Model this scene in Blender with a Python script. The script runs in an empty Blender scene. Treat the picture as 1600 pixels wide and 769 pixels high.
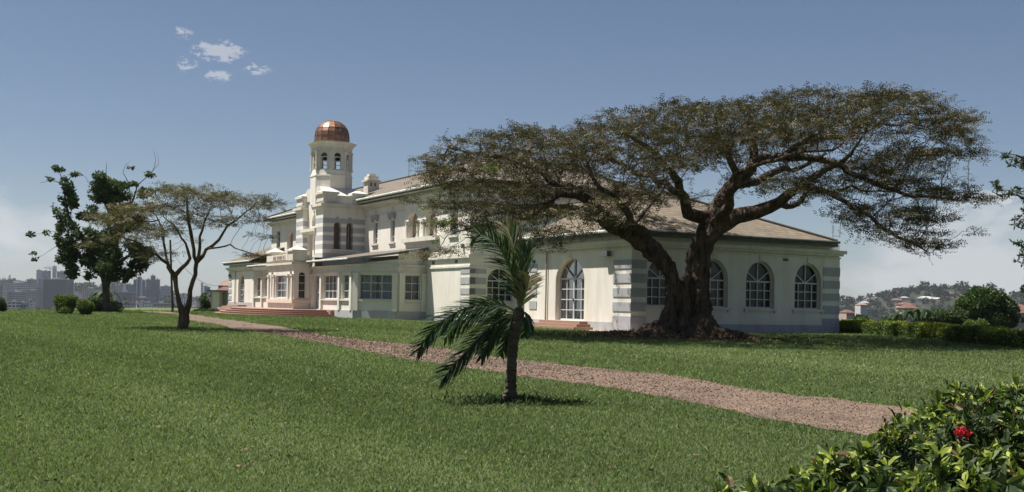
import bpy, math, random
import numpy as np
from mathutils import Vector, Matrix
from mathutils.geometry import tessellate_polygon

# ------------------------------------------------------------------ camera, sky, sun, exposure
SC = bpy.context.scene
COL = SC.collection
FPX, H0, ROLL, YAW, EYE = 1728.0, 476.5, math.radians(1.1), math.radians(28.9), 1.2

cam_d = bpy.data.cameras.new("camera")
cam_d.sensor_width = 36.0
cam_d.lens = 36.0 * FPX / 1600.0
cam_d.shift_y = (H0 - 384.5) / 1600.0
cam_d.clip_start = 0.1
cam_d.clip_end = 30000
cam = bpy.data.objects.new("camera", cam_d)
cam.location = (0, 0, EYE)
cam.rotation_euler = (math.radians(90), -ROLL, 0)
COL.objects.link(cam)
SC.camera = cam

SUN_EL, SUN_A = math.radians(66), math.radians(3)
SDIR = Vector((-math.cos(SUN_A) * math.cos(SUN_EL), math.sin(SUN_A) * math.cos(SUN_EL), math.sin(SUN_EL)))
SUN_STRENGTH, SKY_STRENGTH, EXPOSURE = 5.0, 0.038, .96

SC.view_settings.view_transform = 'Standard'
SC.view_settings.look = 'None'
SC.view_settings.gamma = 1.0
SC.view_settings.exposure = EXPOSURE
SC.view_settings.use_curve_mapping = False
SC.render.engine = 'CYCLES'
SC.cycles.max_bounces = 6
SC.cycles.transparent_max_bounces = 12
SC.cycles.volume_bounces = 0
SC.cycles.use_denoising = True

world = bpy.data.worlds.new("World")
SC.world = world
world.use_nodes = True
WN = world.node_tree
WN.nodes.clear()


class NT:
    """tiny node helper"""
    def __init__(s, tree): s.t = tree
    def n(s, typ, **kw):
        nd = s.t.nodes.new(typ)
        for k, v in kw.items():
            if k.startswith('i_'):
                key = k[2:]
                key = int(key) if key.isdigit() else key.replace('_', ' ')
                nd.inputs[key].default_value = v
            else: setattr(nd, k, v)
        return nd
    def l(s, a, b): s.t.links.new(a, b)
    def m(s, op, a, b=None, c=None, clamp=False):
        nd = s.t.nodes.new('ShaderNodeMath'); nd.operation = op; nd.use_clamp = clamp
        for i, x in enumerate((a, b, c)):
            if x is None: continue
            if isinstance(x, (int, float)): nd.inputs[i].default_value = x
            else: s.l(x, nd.inputs[i])
        return nd.outputs[0]
    def mix(s, f, a, b, blend='MIX'):
        nd = s.t.nodes.new('ShaderNodeMix'); nd.data_type = 'RGBA'; nd.blend_type = blend
        for key, x in ((0, f), (6, a), (7, b)):
            if isinstance(x, (int, float)): nd.inputs[key].default_value = x
            elif isinstance(x, tuple): nd.inputs[key].default_value = (*x, 1) if len(x) == 3 else x
            else: s.l(x, nd.inputs[key])
        return nd.outputs[2]
    def ramp(s, f, stops, interp='LINEAR'):
        nd = s.t.nodes.new('ShaderNodeValToRGB'); cr = nd.color_ramp; cr.interpolation = interp
        while len(cr.elements) > 1: cr.elements.remove(cr.elements[-1])
        for i, (p, c) in enumerate(stops):
            e = cr.elements[0] if i == 0 else cr.elements.new(p)
            e.position = p
            e.color = (c, c, c, 1) if isinstance(c, (int, float)) else (*c, 1)
        s.l(f, nd.inputs[0])
        return nd.outputs[0]
    def noise(s, vec=None, scale=5, detail=4, rough=.55, dim='3D', dist=0):
        nd = s.t.nodes.new('ShaderNodeTexNoise'); nd.noise_dimensions = dim
        nd.inputs['Scale'].default_value = scale; nd.inputs['Detail'].default_value = detail
        nd.inputs['Roughness'].default_value = rough; nd.inputs['Distortion'].default_value = dist
        if vec is not None: s.l(vec, nd.inputs['Vector'])
        return nd.outputs[0]


w = NT(WN)
sky = w.n('ShaderNodeTexSky')
sky.sky_type = 'NISHITA'
sky.sun_disc = False
sky.sun_elevation = SUN_EL
sky.sun_rotation = math.atan2(SDIR.x, SDIR.y)
sky.altitude = 1200
sky.air_density = 1.0
sky.dust_density = 1.2
sky.ozone_density = 1.2
tc = w.n('ShaderNodeTexCoord')
sep = w.n('ShaderNodeSeparateXYZ')
w.l(tc.outputs['Generated'], sep.inputs[0])
az = w.m('ARCTAN2', sep.outputs[0], sep.outputs[1])
el = w.m('ARCSINE', sep.outputs[2])
cmb = w.n('ShaderNodeCombineXYZ')
w.l(az, cmb.inputs[0]); w.l(w.m('MULTIPLY', el, 1.7), cmb.inputs[1])


def blob(ax, ex, ra, re):
    a = w.m('DIVIDE', w.m('SUBTRACT', az, ax), ra)
    b = w.m('DIVIDE', w.m('SUBTRACT', el, ex), re)
    d = w.m('ADD', w.m('MULTIPLY', a, a), w.m('MULTIPLY', b, b))
    return w.m('SUBTRACT', 1.0, d, clamp=True)


n1 = w.noise(cmb.outputs[0], 78, 8, .66, dist=.5)
n2 = w.noise(cmb.outputs[0], 16, 7, .6, dist=.3)
# small fair weather puffs, upper left
puffs = None
for p in ((-.262, .2135, .029, .0120, 1.0), (-.291, .2000, .013, .009, .72), (-.263, .1925, .014, .008, .9), (-.231, .2005, .016, .0065, .72), (-.294, .226, .011, .007, .65)):
    b = w.m('MULTIPLY', blob(*p[:4]), p[4])
    puffs = b if puffs is None else w.m('MAXIMUM', puffs, b)
n3 = w.noise(cmb.outputs[0], 210, 6, .65, dist=.8)
dens = w.m('ADD', w.m('ADD', w.m('MULTIPLY', puffs, 1.15), w.m('MULTIPLY', w.m('SUBTRACT', n1, .5), 4.4)), w.m('MULTIPLY', w.m('SUBTRACT', n3, .5), 2.2))
cl1 = w.m('MULTIPLY', w.ramp(dens, [(.45, 0.0), (2.0, 1.0)], 'EASE'), w.m('MULTIPLY', puffs, 1.7, clamp=True), clamp=True)
# low bank towards the right horizon, faint one to the left
low = blob(.42, .035, .20, .085)
low = w.m('MAXIMUM', low, w.m('MULTIPLY', blob(-.46, .055, .16, .06), .8))
cl2 = w.ramp(w.m('ADD', w.m('MULTIPLY', low, .55), w.m('MULTIPLY', n2, .9)), [(.66, 0.0), (1.02, 1.0)], 'EASE')
cl3 = w.ramp(w.m('ADD', w.m('MULTIPLY', blob(.398, .0955, .036, .008), 1.0), w.m('MULTIPLY', w.m('SUBTRACT', n1, .5), 2.4)), [(.15, 0.0), (.9, 1.0)], 'EASE')
cl3 = w.m('MULTIPLY', cl3, w.m('MULTIPLY', blob(.398, .0955, .040, .010), 2.0, clamp=True))
cl2 = w.m('MAXIMUM', w.m('MULTIPLY', cl2, w.m('MULTIPLY', low, 1.6, clamp=True)), w.m('MULTIPLY', cl3, 1.3))
cloud = w.m('MAXIMUM', w.m('MULTIPLY', cl1, .46), w.m('MULTIPLY', cl2, .55))
skyc = w.mix(1.0, sky.outputs[0], (.935, .965, 1.015), 'MULTIPLY')
ccol = (10.5, 10.4, 10.4)
out = w.mix(cloud, skyc, ccol)
bg = w.n('ShaderNodeBackground')
bg.inputs[1].default_value = SKY_STRENGTH
w.l(out, bg.inputs[0])
wo = w.n('ShaderNodeOutputWorld')
w.l(bg.outputs[0], wo.inputs[0])

sd = bpy.data.lights.new("sun", 'SUN')
sd.energy = SUN_STRENGTH
sd.angle = math.radians(.55)
sd.color = (1.0, .955, .89)
so = bpy.data.objects.new("sun", sd)
so.rotation_euler = SDIR.to_track_quat('Z', 'Y').to_euler()
so.location = (-60, 0, 90)
COL.objects.link(so)

# ------------------------------------------------------------------ helpers
CR, SR = math.cos(ROLL), math.sin(ROLL)


def at(x, y, Y):
    """world point seen at photo pixel x, y when it stands Y metres ahead"""
    dx, dy = x - 800, y - H0
    return Vector(((dx * CR + dy * SR) / FPX * Y, Y, EYE - (-dx * SR + dy * CR) / FPX * Y))


def tag(o, label=None, cat=None, group=None, kind=None):
    if label: o['label'] = label
    if cat: o['category'] = cat
    if group: o['group'] = group
    if kind: o['kind'] = kind
    return o


def empty(name, loc=(0, 0, 0), rz=0):
    o = bpy.data.objects.new(name, None)
    o.location = loc
    o.rotation_euler = (0, 0, rz)
    o.empty_display_size = .3
    COL.objects.link(o)
    return o


def link_mesh(name, me, mat, parent=None):
    o = bpy.data.objects.new(name, me)
    for m_ in (mat if isinstance(mat, (list, tuple)) else [mat]):
        me.materials.append(m_)
    COL.objects.link(o)
    if parent is not None: o.parent = parent
    return o


class MB:
    def __init__(s): s.v = []; s.f = []; s.uv = None
    def add(s, vs, fs):
        b = len(s.v); s.v += [tuple(p) for p in vs]; s.f += [tuple(i + b for i in f) for f in fs]
    def box(s, x0, x1, y0, y1, z0, z1):
        x0, x1 = sorted((x0, x1)); y0, y1 = sorted((y0, y1)); z0, z1 = sorted((z0, z1))
        s.add([(x0, y0, z0), (x1, y0, z0), (x1, y1, z0), (x0, y1, z0), (x0, y0, z1), (x1, y0, z1), (x1, y1, z1), (x0, y1, z1)],
              [(3, 2, 1, 0), (4, 5, 6, 7), (0, 1, 5, 4), (1, 2, 6, 5), (2, 3, 7, 6), (3, 0, 4, 7)])
    def obox(s, o, a, b, c):
        """box from corner o with edge vectors a, b, c"""
        o, a, b, c = map(Vector, (o, a, b, c))
        s.add([o, o + a, o + a + b, o + b, o + c, o + a + c, o + a + b + c, o + b + c],
              [(3, 2, 1, 0), (4, 5, 6, 7), (0, 1, 5, 4), (1, 2, 6, 5), (2, 3, 7, 6), (3, 0, 4, 7)])
    def prism(s, poly, z0, z1):
        n = len(poly)
        s.add([(*p, z0) for p in poly] + [(*p, z1) for p in poly],
              [tuple(range(n))[::-1], tuple(range(n, 2 * n))] + [(i, (i + 1) % n, (i + 1) % n + n, i + n) for i in range(n)])
    def tube(s, pts, rad, n=8, cap=True, jit=0, rng=None):
        pts = [Vector(p) for p in pts]
        if isinstance(rad, (int, float)): rad = [rad] * len(pts)
        b = len(s.v)
        nrm = None
        for i, p in enumerate(pts):
            t = (pts[min(i + 1, len(pts) - 1)] - pts[max(i - 1, 0)])
            if t.length < 1e-9: t = Vector((0, 0, 1))
            t.normalize()
            if nrm is None:
                nrm = t.cross(Vector((0.3, 0.2, 1)) if abs(t.z) < .9 else Vector((1, 0, 0)))
            nrm = (nrm - t * nrm.dot(t))
            if nrm.length < 1e-6: nrm = t.orthogonal()
            nrm.normalize()
            bi = t.cross(nrm)
            for k in range(n):
                a = 2 * math.pi * k / n
                r = rad[i] * (1 + (rng.uniform(-jit, jit) if jit else 0))
                s.v.append(tuple(p + nrm * (math.cos(a) * r) + bi * (math.sin(a) * r)))
        for i in range(len(pts) - 1):
            for k in range(n):
                s.f.append((b + i * n + k, b + i * n + (k + 1) % n, b + (i + 1) * n + (k + 1) % n, b + (i + 1) * n + k))
        if cap:
            s.f.append(tuple(b + k for k in range(n))[::-1])
            s.f.append(tuple(b + (len(pts) - 1) * n + k for k in range(n)))
    def build(s, name, mat, parent=None, smooth=False):
        me = bpy.data.meshes.new(name)
        me.from_pydata(s.v, [], s.f)
        if s.uv:
            ul = me.uv_layers.new(name="UVMap")
            for i, uv in enumerate(s.uv[:len(ul.data)]): ul.data[i].uv = uv
        if smooth: me.polygons.foreach_set('use_smooth', [True] * len(me.polygons))
        me.update()
        return link_mesh(name, me, mat, parent)


def quads_mesh(name, V, per, mat, parent=None, tint=None, order=None):
    """V: (N*per, 3) array, N faces of per vertices each; tint: value per face"""
    N = len(V) // per
    me = bpy.data.meshes.new(name)
    me.vertices.add(len(V)); me.vertices.foreach_set('co', np.ascontiguousarray(V, dtype=np.float32).ravel())
    me.loops.add(N * per); me.loops.foreach_set('vertex_index', np.arange(N * per, dtype=np.int32))
    me.polygons.add(N)
    me.polygons.foreach_set('loop_start', np.arange(0, N * per, per, dtype=np.int32))
    me.polygons.foreach_set('loop_total', np.full(N, per, dtype=np.int32))
    if tint is not None:
        at_ = me.attributes.new('tint', 'FLOAT', 'POINT')
        at_.data.foreach_set('value', np.repeat(np.asarray(tint, dtype=np.float32), per))
    me.update(calc_edges=True)
    return link_mesh(name, me, mat, parent)


def leaves(P, D, Nn, L, W, rng, fold=0):
    """leaf shaped quads: base P, direction D, blade normal Nn, length L, width W (arrays)"""
    D = D / np.linalg.norm(D, axis=1, keepdims=True)
    S = np.cross(D, Nn); S /= np.linalg.norm(S, axis=1, keepdims=True) + 1e-9
    L = L[:, None]; W = W[:, None]
    out = np.empty((len(P), 4, 3))
    out[:, 0] = P
    out[:, 1] = P + D * L * .45 + S * W * .5
    out[:, 2] = P + D * L
    out[:, 3] = P + D * L * .45 - S * W * .5
    return out.reshape(-1, 3)


def rdir(n, rng, zscale=1.0, zoff=0.0):
    d = rng.normal(size=(n, 3)); d[:, 2] = d[:, 2] * zscale + zoff
    return d / (np.linalg.norm(d, axis=1, keepdims=True) + 1e-9)


# ------------------------------------------------------------------ materials
def mat_new(name):
    m_ = bpy.data.materials.new(name); m_.use_nodes = True
    t = NT(m_.node_tree); t.t.nodes.clear()
    o = t.n('ShaderNodeOutputMaterial'); b = t.n('ShaderNodeBsdfPrincipled')
    t.l(b.outputs[0], o.inputs[0])
    return m_, t, b, o


def plaster(name, col, dirt=.35, rough=.85, scale=1.0):
    m_, t, b, o = mat_new(name)
    tc_ = t.n('ShaderNodeTexCoord'); oc = tc_.outputs['Object']
    mp = t.n('ShaderNodeMapping'); mp.inputs['Scale'].default_value = (1, 1, .22); t.l(oc, mp.inputs[0])
    streak = t.noise(mp.outputs[0], 1.7 * scale, 6, .65)
    blot = t.noise(oc, .6 * scale, 5, .6)
    fine = t.noise(oc, 22 * scale, 4, .6)
    f = t.ramp(streak, [(.42, 0.0), (.7, 1.0)])
    dark = tuple(c * k for c, k in zip(col, (.68, .64, .56)))
    mp2 = t.n('ShaderNodeMapping'); mp2.inputs['Scale'].default_value = (1, 1, .10); t.l(oc, mp2.inputs[0])
    thin = t.ramp(t.noise(mp2.outputs[0], 7.5 * scale, 5, .7), [(.52, 0.0), (.74, 1.0)])
    c0 = t.mix(t.m('MULTIPLY', t.m('MULTIPLY', thin, t.ramp(blot, [(.42, 0.0), (.6, 1.0)])), .55), col, tuple(c * k for c, k in zip(col, (.55, .50, .42))))
    c1 = t.mix(t.m('MULTIPLY', f, dirt), c0, dark)
    c2 = t.mix(t.ramp(blot, [(.35, 0.0), (.7, .30)]), c1, tuple(c * k for c, k in zip(col, (.88, .86, .82))))
    t.l(c2, b.inputs['Base Color'])
    b.inputs['Roughness'].default_value = rough
    b.inputs['Specular IOR Level'].default_value = .25
    bp = t.n('ShaderNodeBump'); bp.inputs['Strength'].default_value = .25; bp.inputs['Distance'].default_value = .02
    t.l(fine, bp.inputs['Height']); t.l(bp.outputs[0], b.inputs['Normal'])
    return m_, t, b, c2


CREAM = (.67, .635, .57)
M = {}
M['wall'] = plaster('cream_plaster', CREAM, .5)[0]
M['trim'] = plaster('pale_trim_plaster', (.61, .58, .515), .7)[0]
M['grey'] = plaster('grey_painted_plaster', (.35, .355, .37), .45)[0]
M['plinth'] = plaster('grey_plinth', (.38, .38, .395), .7)[0]
M['vent'] = plaster('vent_brown', (.16, .12, .09), .3)[0]
M['pinkwall'] = plaster('pinkish_plaster', (.60, .51, .44), .3)[0]
M['lettering'] = plaster('dark_relief', (.20, .16, .13), .3)[0]


def striped(name):
    m_, t, b, base = plaster(name, CREAM, .4)
    tc_ = t.n('ShaderNodeTexCoord'); sp = t.n('ShaderNodeSeparateXYZ'); t.l(tc_.outputs['Object'], sp.inputs[0])
    z = sp.outputs[2]; acc = None
    for z0, z1 in ((7.33, 7.74), (6.63, 7.05), (5.95, 6.38), (5.28, 5.69), (4.6, 5.0)):
        k = t.m('MULTIPLY', t.m('GREATER_THAN', z, z0), t.m('LESS_THAN', z, z1))
        acc = k if acc is None else t.m('ADD', acc, k)
    gm = t.mix(acc, base, t.mix(.85, base, (.30, .31, .34)))
    t.l(gm, b.inputs['Base Color'])
    return m_


M['striped'] = striped('striped_plaster')


def simple(name, col, rough=.6, metal=0.0, var=.2, scale=3.0, spec=.4, bump=0):
    m_, t, b, o = mat_new(name)
    tc_ = t.n('ShaderNodeTexCoord')
    nz = t.noise(tc_.outputs['Object'], scale, 5, .6)
    c = t.mix(t.ramp(nz, [(.3, 0.0), (.72, 1.0)]), tuple(x * (1 - var) for x in col), tuple(min(1, x * (1 + var)) for x in col))
    t.l(c, b.inputs['Base Color'])
    b.inputs['Roughness'].default_value = rough; b.inputs['Metallic'].default_value = metal
    b.inputs['Specular IOR Level'].default_value = spec
    if bump:
        bp = t.n('ShaderNodeBump'); bp.inputs['Strength'].default_value = .8; bp.inputs['Distance'].default_value = bump
        t.l(t.noise(tc_.outputs['Object'], scale * 4, 6, .65), bp.inputs['Height']); t.l(bp.outputs[0], b.inputs['Normal'])
    return m_


M['frame'] = simple('white_window_paint', (.50, .50, .50), .45, var=.06)
M['greenfascia'] = simple('dark_fascia', (.075, .085, .075), .6, var=.3)
M['gutter'] = simple('pale_gutter', (.50, .54, .49), .5, var=.25)
M['brick'] = simple('red_step_tile', (.29, .18, .13), .7, var=.18, scale=6)
M['brickdark'] = simple('step_riser', (.25, .135, .10), .75, var=.2, scale=6)
M['apron'] = simple('apron_concrete', (.48, .38, .31), .85, var=.2, scale=2)
M['metal'] = simple('dark_metal', (.05, .05, .05), .5, .3)
M['lamp'] = simple('lamp_housing', (.12, .12, .12), .4, .2)
M['curtain'] = simple('net_curtain', (.55, .54, .51), .9, var=.15, scale=5)
M['door'] = M['frame']
M['pipe'] = simple('brown_downpipe', (.33, .26, .20), .6)


def glass_mat(name, thin):
    m_, t, b, o = mat_new(name)
    t.t.nodes.remove(b)
    fr = t.n('ShaderNodeFresnel', i_IOR=1.45)
    tc_ = t.n('ShaderNodeTexCoord')
    gl = t.n('ShaderNodeBsdfGlossy'); gl.inputs['Roughness'].default_value = .03; gl.inputs['Color'].default_value = (.33, .34, .35, 1)
    bp = t.n('ShaderNodeBump'); bp.inputs['Strength'].default_value = .08; bp.inputs['Distance'].default_value = .05
    t.l(t.noise(tc_.outputs['Object'], 1.3, 2), bp.inputs['Height']); t.l(bp.outputs[0], gl.inputs['Normal'])
    if thin:
        tr = t.n('ShaderNodeBsdfTransparent'); tr.inputs[0].default_value = (.62, .66, .68, 1)
    else:
        tr = t.n('ShaderNodeBsdfDiffuse'); tr.inputs[0].default_value = (.022, .022, .024, 1)
        c = t.mix(t.ramp(t.noise(tc_.outputs['Object'], .9, 3), [(.45, 0.0), (.65, 1.0)]), (.012, .012, .014), (.075, .07, .06))
        t.l(c, tr.inputs[0])
    mx = t.n('ShaderNodeMixShader')
    t.l(t.m('ADD', fr.outputs[0], .03, clamp=True), mx.inputs[0]); t.l(tr.outputs[0], mx.inputs[1]); t.l(gl.outputs[0], mx.inputs[2])
    t.l(mx.outputs[0], o.inputs[0])
    return m_


M['glass'] = glass_mat('dark_window_glass', False)
M['thin'] = glass_mat('clear_window_glass', True)


def tile_mat(name, c0, c1, dirt):
    m_, t, b, o = mat_new(name)
    uv = t.n('ShaderNodeUVMap').outputs[0]
    sp = t.n('ShaderNodeSeparateXYZ'); t.l(uv, sp.inputs[0])
    course = t.m('FRACT', t.m('DIVIDE', sp.outputs[1], .34))
    row = t.m('FLOOR', t.m('DIVIDE', sp.outputs[1], .34))
    roll = t.m('SINE', t.m('MULTIPLY', t.m('ADD', sp.outputs[0], t.m('MULTIPLY', row, .0)), 2 * math.pi / .24))
    colm = t.m('FLOOR', t.m('DIVIDE', sp.outputs[0], .24))
    cm = t.n('ShaderNodeCombineXYZ'); t.l(row, cm.inputs[0]); t.l(colm, cm.inputs[1])
    wn = t.n('ShaderNodeTexWhiteNoise', noise_dimensions='2D'); t.l(cm.outputs[0], wn.inputs['Vector'])
    h = t.m('ADD', t.m('MULTIPLY', t.m('SUBTRACT', 1.0, course), 1.0), t.m('MULTIPLY', roll, .35))
    tc_ = t.n('ShaderNodeTexCoord')
    big = t.noise(tc_.outputs['Object'], .55, 5, .62)
    fine = t.noise(tc_.outputs['Object'], 9, 4, .6)
    c = t.mix(wn.outputs[0], c0, c1)
    c = t.mix(t.m('MULTIPLY', t.ramp(big, [(.4, 0.0), (.7, 1.0)]), .55), c, dirt)
    c = t.mix(t.m('MULTIPLY', t.ramp(fine, [(.5, 0.0), (.75, 1.0)]), .4), c, dirt)
    # gaps at the tile laps
    gap = t.m('LESS_THAN', course, .13)
    c = t.mix(t.m('MULTIPLY', gap, .65), c, tuple(x * .35 for x in dirt))
    t.l(c, b.inputs['Base Color']); b.inputs['Roughness'].default_value = .85; b.inputs['Specular IOR Level'].default_value = .2
    bp = t.n('ShaderNodeBump'); bp.inputs['Strength'].default_value = 1; bp.inputs['Distance'].default_value = .05
    t.l(h, bp.inputs['Height']); t.l(bp.outputs[0], b.inputs['Normal'])
    return m_


M['tile'] = tile_mat('sand_roof_tile', (.205, .168, .12), (.145, .118, .085), (.09, .078, .06))
M['tileold'] = tile_mat('weathered_roof_tile', (.20, .165, .13), (.15, .125, .10), (.10, .095, .08))


def copper():
    m_, t, b, o = mat_new('copper_sheet')
    tc_ = t.n('ShaderNodeTexCoord')
    sp = t.n('ShaderNodeSeparateXYZ'); t.l(tc_.outputs['Object'], sp.inputs[0])
    nz = t.noise(tc_.outputs['Object'], 2.2, 5, .65)
    c = t.mix(t.ramp(nz, [(.3, 0.0), (.7, 1.0)]), (.17, .085, .055), (.33, .18, .12))
    t.l(c, b.inputs['Base Color'])
    b.inputs['Metallic'].default_value = .75; b.inputs['Roughness'].default_value = .42
    return m_


M['copper'] = copper()


def leaf_mat(name, stops, trans=.35, rough=.6, spec=.3):
    m_, t, b, o = mat_new(name)
    at_ = t.n('ShaderNodeAttribute'); at_.attribute_name = 'tint'
    c = t.ramp(at_.outputs['Fac'], stops)
    t.l(c, b.inputs['Base Color']); b.inputs['Roughness'].default_value = rough
    b.inputs['Specular IOR Level'].default_value = spec
    tr = t.n('ShaderNodeBsdfTranslucent')
    t.l(t.mix(1.0, c, (1.1, 1.25, .6), 'MULTIPLY'), tr.inputs[0])
    mx = t.n('ShaderNodeMixShader', i_0=trans)
    t.l(b.outputs[0], mx.inputs[1]); t.l(tr.outputs[0], mx.inputs[2]); t.l(mx.outputs[0], o.inputs[0])
    return m_


M['acacia'] = leaf_mat('feathery_olive_leaf', [(0, (.030, .026, .012)), (.45, (.064, .054, .024)), (.8, (.098, .082, .036)), (.93, (.12, .10, .042)), (.95, (.09, .12, .03)), (1, (.11, .16, .035))], .16)
M['acacia2'] = leaf_mat('small_tree_leaf', [(0, (.042, .040, .017)), (.5, (.088, .078, .034)), (1, (.125, .115, .045))], .22)
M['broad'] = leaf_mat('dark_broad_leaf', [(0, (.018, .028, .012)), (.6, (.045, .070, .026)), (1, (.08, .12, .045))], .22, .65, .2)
M['shrub'] = leaf_mat('glossy_shrub_leaf', [(0, (.11, .065, .03)), (.02, (.09, .07, .03)), (.04, (.020, .034, .014)), (.55, (.045, .072, .024)), (.74, (.075, .11, .028)), (.76, (.16, .21, .04)), (1, (.36, .40, .09))], .3, .55, .25)
M['hedge'] = leaf_mat('hedge_leaf', [(0, (.020, .034, .011)), (.5, (.055, .090, .022)), (.78, (.12, .17, .025)), (1, (.42, .42, .04))], .25, .5)
M['mango'] = leaf_mat('round_tree_leaf', [(0, (.020, .036, .012)), (.6, (.050, .085, .025)), (1, (.10, .16, .04))], .2, .5)
M['palm'] = leaf_mat('palm_leaflet', [(0, (.012, .026, .012)), (.5, (.028, .060, .022)), (.8, (.07, .13, .035)), (.9, (.12, .10, .05)), (1, (.16, .12, .07))], .22, .6, .25)
M['banana'] = leaf_mat('banana_leaf', [(0, (.015, .030, .014)), (1, (.040, .065, .028))], .15, .6, .2)
M['red'] = leaf_mat('red_petal', [(0, (.25, .008, .015)), (1, (.5, .02, .04))], .3)
M['deadleaf'] = leaf_mat('dry_leaf', [(0, (.07, .045, .028)), (1, (.20, .13, .08))], .1, .8)


def bark(name, c0, c1, scale=3.0, bump=.05, stretch=.3):
    m_, t, b, o = mat_new(name)
    tc_ = t.n('ShaderNodeTexCoord')
    mp = t.n('ShaderNodeMapping'); mp.inputs['Scale'].default_value = (1, 1, stretch); t.l(tc_.outputs['Object'], mp.inputs[0])
    nz = t.noise(mp.outputs[0], scale, 8, .7, dist=.6)
    n2_ = t.noise(tc_.outputs['Object'], scale * .35, 4, .6)
    c = t.mix(t.ramp(nz, [(.35, 0.0), (.65, 1.0)]), c0, c1)
    c = t.mix(t.ramp(n2_, [(.5, 0.0), (.7, .6)]), c, (.045, .05, .028))
    t.l(c, b.inputs['Base Color']); b.inputs['Roughness'].default_value = .95; b.inputs['Specular IOR Level'].default_value = .15
    bp = t.n('ShaderNodeBump'); bp.inputs['Strength'].default_value = 1; bp.inputs['Distance'].default_value = bump
    t.l(nz, bp.inputs['Height']); t.l(bp.outputs[0], b.inputs['Normal'])
    return m_


M['bark'] = bark('rough_brown_bark', (.024, .018, .013), (.20, .145, .105), 5.0, .25, .2)
M['bark2'] = bark('small_tree_bark', (.05, .036, .024), (.17, .12, .075), 6, .03)
M['barkdark'] = bark('dark_tree_bark', (.03, .026, .022), (.09, .08, .065), 5, .03)
M['palmtrunk'] = bark('palm_trunk', (.035, .028, .022), (.12, .095, .07), 9, .03, 3.0)
M['haze_col'] = None

# ------------------------------------------------------------------ terrain
PLAT = [(-140, -80), (70, -80), (40, 0), (27, 30), (22.5, 45), (20.6, 64), (24, 150), (-46, 140), (-44, 112), (-34, 101), (-38, 92), (-46, 86), (-70, 80), (-140, 74)]


def plat_dist(X, Y):
    """signed distance outside the hilltop lawn polygon (numpy arrays)"""
    d2 = np.full(X.shape, 1e18); inside = np.zeros(X.shape, bool)
    n = len(PLAT)
    for i in range(n):
        ax, ay = PLAT[i]; bx, by = PLAT[(i + 1) % n]
        ex, ey = bx - ax, by - ay
        t = np.clip(((X - ax) * ex + (Y - ay) * ey) / (ex * ex + ey * ey), 0, 1)
        d2 = np.minimum(d2, (X - ax - t * ex) ** 2 + (Y - ay - t * ey) ** 2)
        c = ((ay > Y) != (by > Y)) & (X < (bx - ax) * (Y - ay) / (by - ay + 1e-12) + ax)
        inside ^= c
    return np.where(inside, 0, np.sqrt(d2))


HILLS = [  # X, Y, sx, sy, h : distant hills
    (-1750, 3300, 520, 500, 44), (-1020, 2700, 190, 300, 32), (-1380, 2900, 150, 300, 18), (-2600, 3300, 700, 700, 44),
    (860, 2150, 190, 350, 56), (690, 2100, 130, 300, 16), (1150, 2300, 300, 400, 26), (395, 1080, 260, 260, 22), (760, 1250, 300, 260, 10),
    (-300, 5200, 1800, 600, 30), (1700, 4200, 1200, 700, 40)]


def gz(X, Y):
    X = np.asarray(X, float); Y = np.asarray(Y, float)
    near = -.45 * np.clip((50 - Y) / 50, 0, 1.0)
    d = plat_dist(X, Y)
    D = np.sqrt(X * X + Y * Y)
    tab = np.interp(D, [0, 200, 450, 1000, 1600, 2200, 3000, 6000, 12000], [-14, -26, -52, -50, -36, -21, -14, -40, -90])
    for hx, hy, sx, sy, h in HILLS:
        tab = tab + h * np.exp(-((X - hx) / sx) ** 2 - ((Y - hy) / sy) ** 2)
    k = 1 - np.exp(-(d / 55.0) ** 1.35)
    k = np.where(X > 15, 1 - np.exp(-(np.maximum(d, 0) / 110.0) ** 1.35), k)
    return near * (1 - k) + tab * k


def gzs(x, y): return float(gz(np.array([x]), np.array([y]))[0])


def ground_material():
    m_, t, b, o = mat_new('lawn_and_hillside')
    g = t.n('ShaderNodeNewGeometry'); pos = g.outputs['Position']
    sp = t.n('ShaderNodeSeparateXYZ'); t.l(pos, sp.inputs[0])
    fine = t.noise(pos, 26, 5, .7)
    mid = t.noise(pos, 3.2, 5, .6)
    big = t.noise(pos, .28, 4, .55)
    c = t.mix(t.ramp(fine, [(.3, 0.0), (.7, 1.0)]), (.060, .088, .034), (.135, .170, .075))
    c = t.mix(t.ramp(mid, [(.4, 0.0), (.7, .55)]), c, (.125, .130, .062))
    c = t.mix(t.ramp(big, [(.42, 0.0), (.62, .55)]), c, (.075, .115, .038))
    far = t.noise(pos, .02, 6, .7)
    far2 = t.noise(pos, .11, 4, .7)
    hc = t.mix(t.ramp(far, [(.42, 0.0), (.58, 1.0)]), (.016, .024, .014), (.036, .038, .026))
    hc = t.mix(t.ramp(far2, [(.5, 0.0), (.66, .8)]), hc, (.055, .05, .04))
    vl = t.n('ShaderNodeVectorMath', operation='LENGTH'); t.l(pos, vl.inputs[0])
    low = t.m('MAXIMUM', t.ramp(t.m('MULTIPLY', sp.outputs[2], -.2), [(.10, 0.0), (.5, 1.0)]), t.m('GREATER_THAN', vl.outputs['Value'], 190.0))
    c = t.mix(low, c, hc)
    t.l(c, b.inputs['Base Color']); b.inputs['Roughness'].default_value = .95; b.inputs['Specular IOR Level'].default_value = .1
    bp = t.n('ShaderNodeBump'); bp.inputs['Strength'].default_value = .9; bp.inputs['Distance'].default_value = .05
    t.l(fine, bp.inputs['Height']); t.l(bp.outputs[0], b.inputs['Normal'])
    return m_


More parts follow.
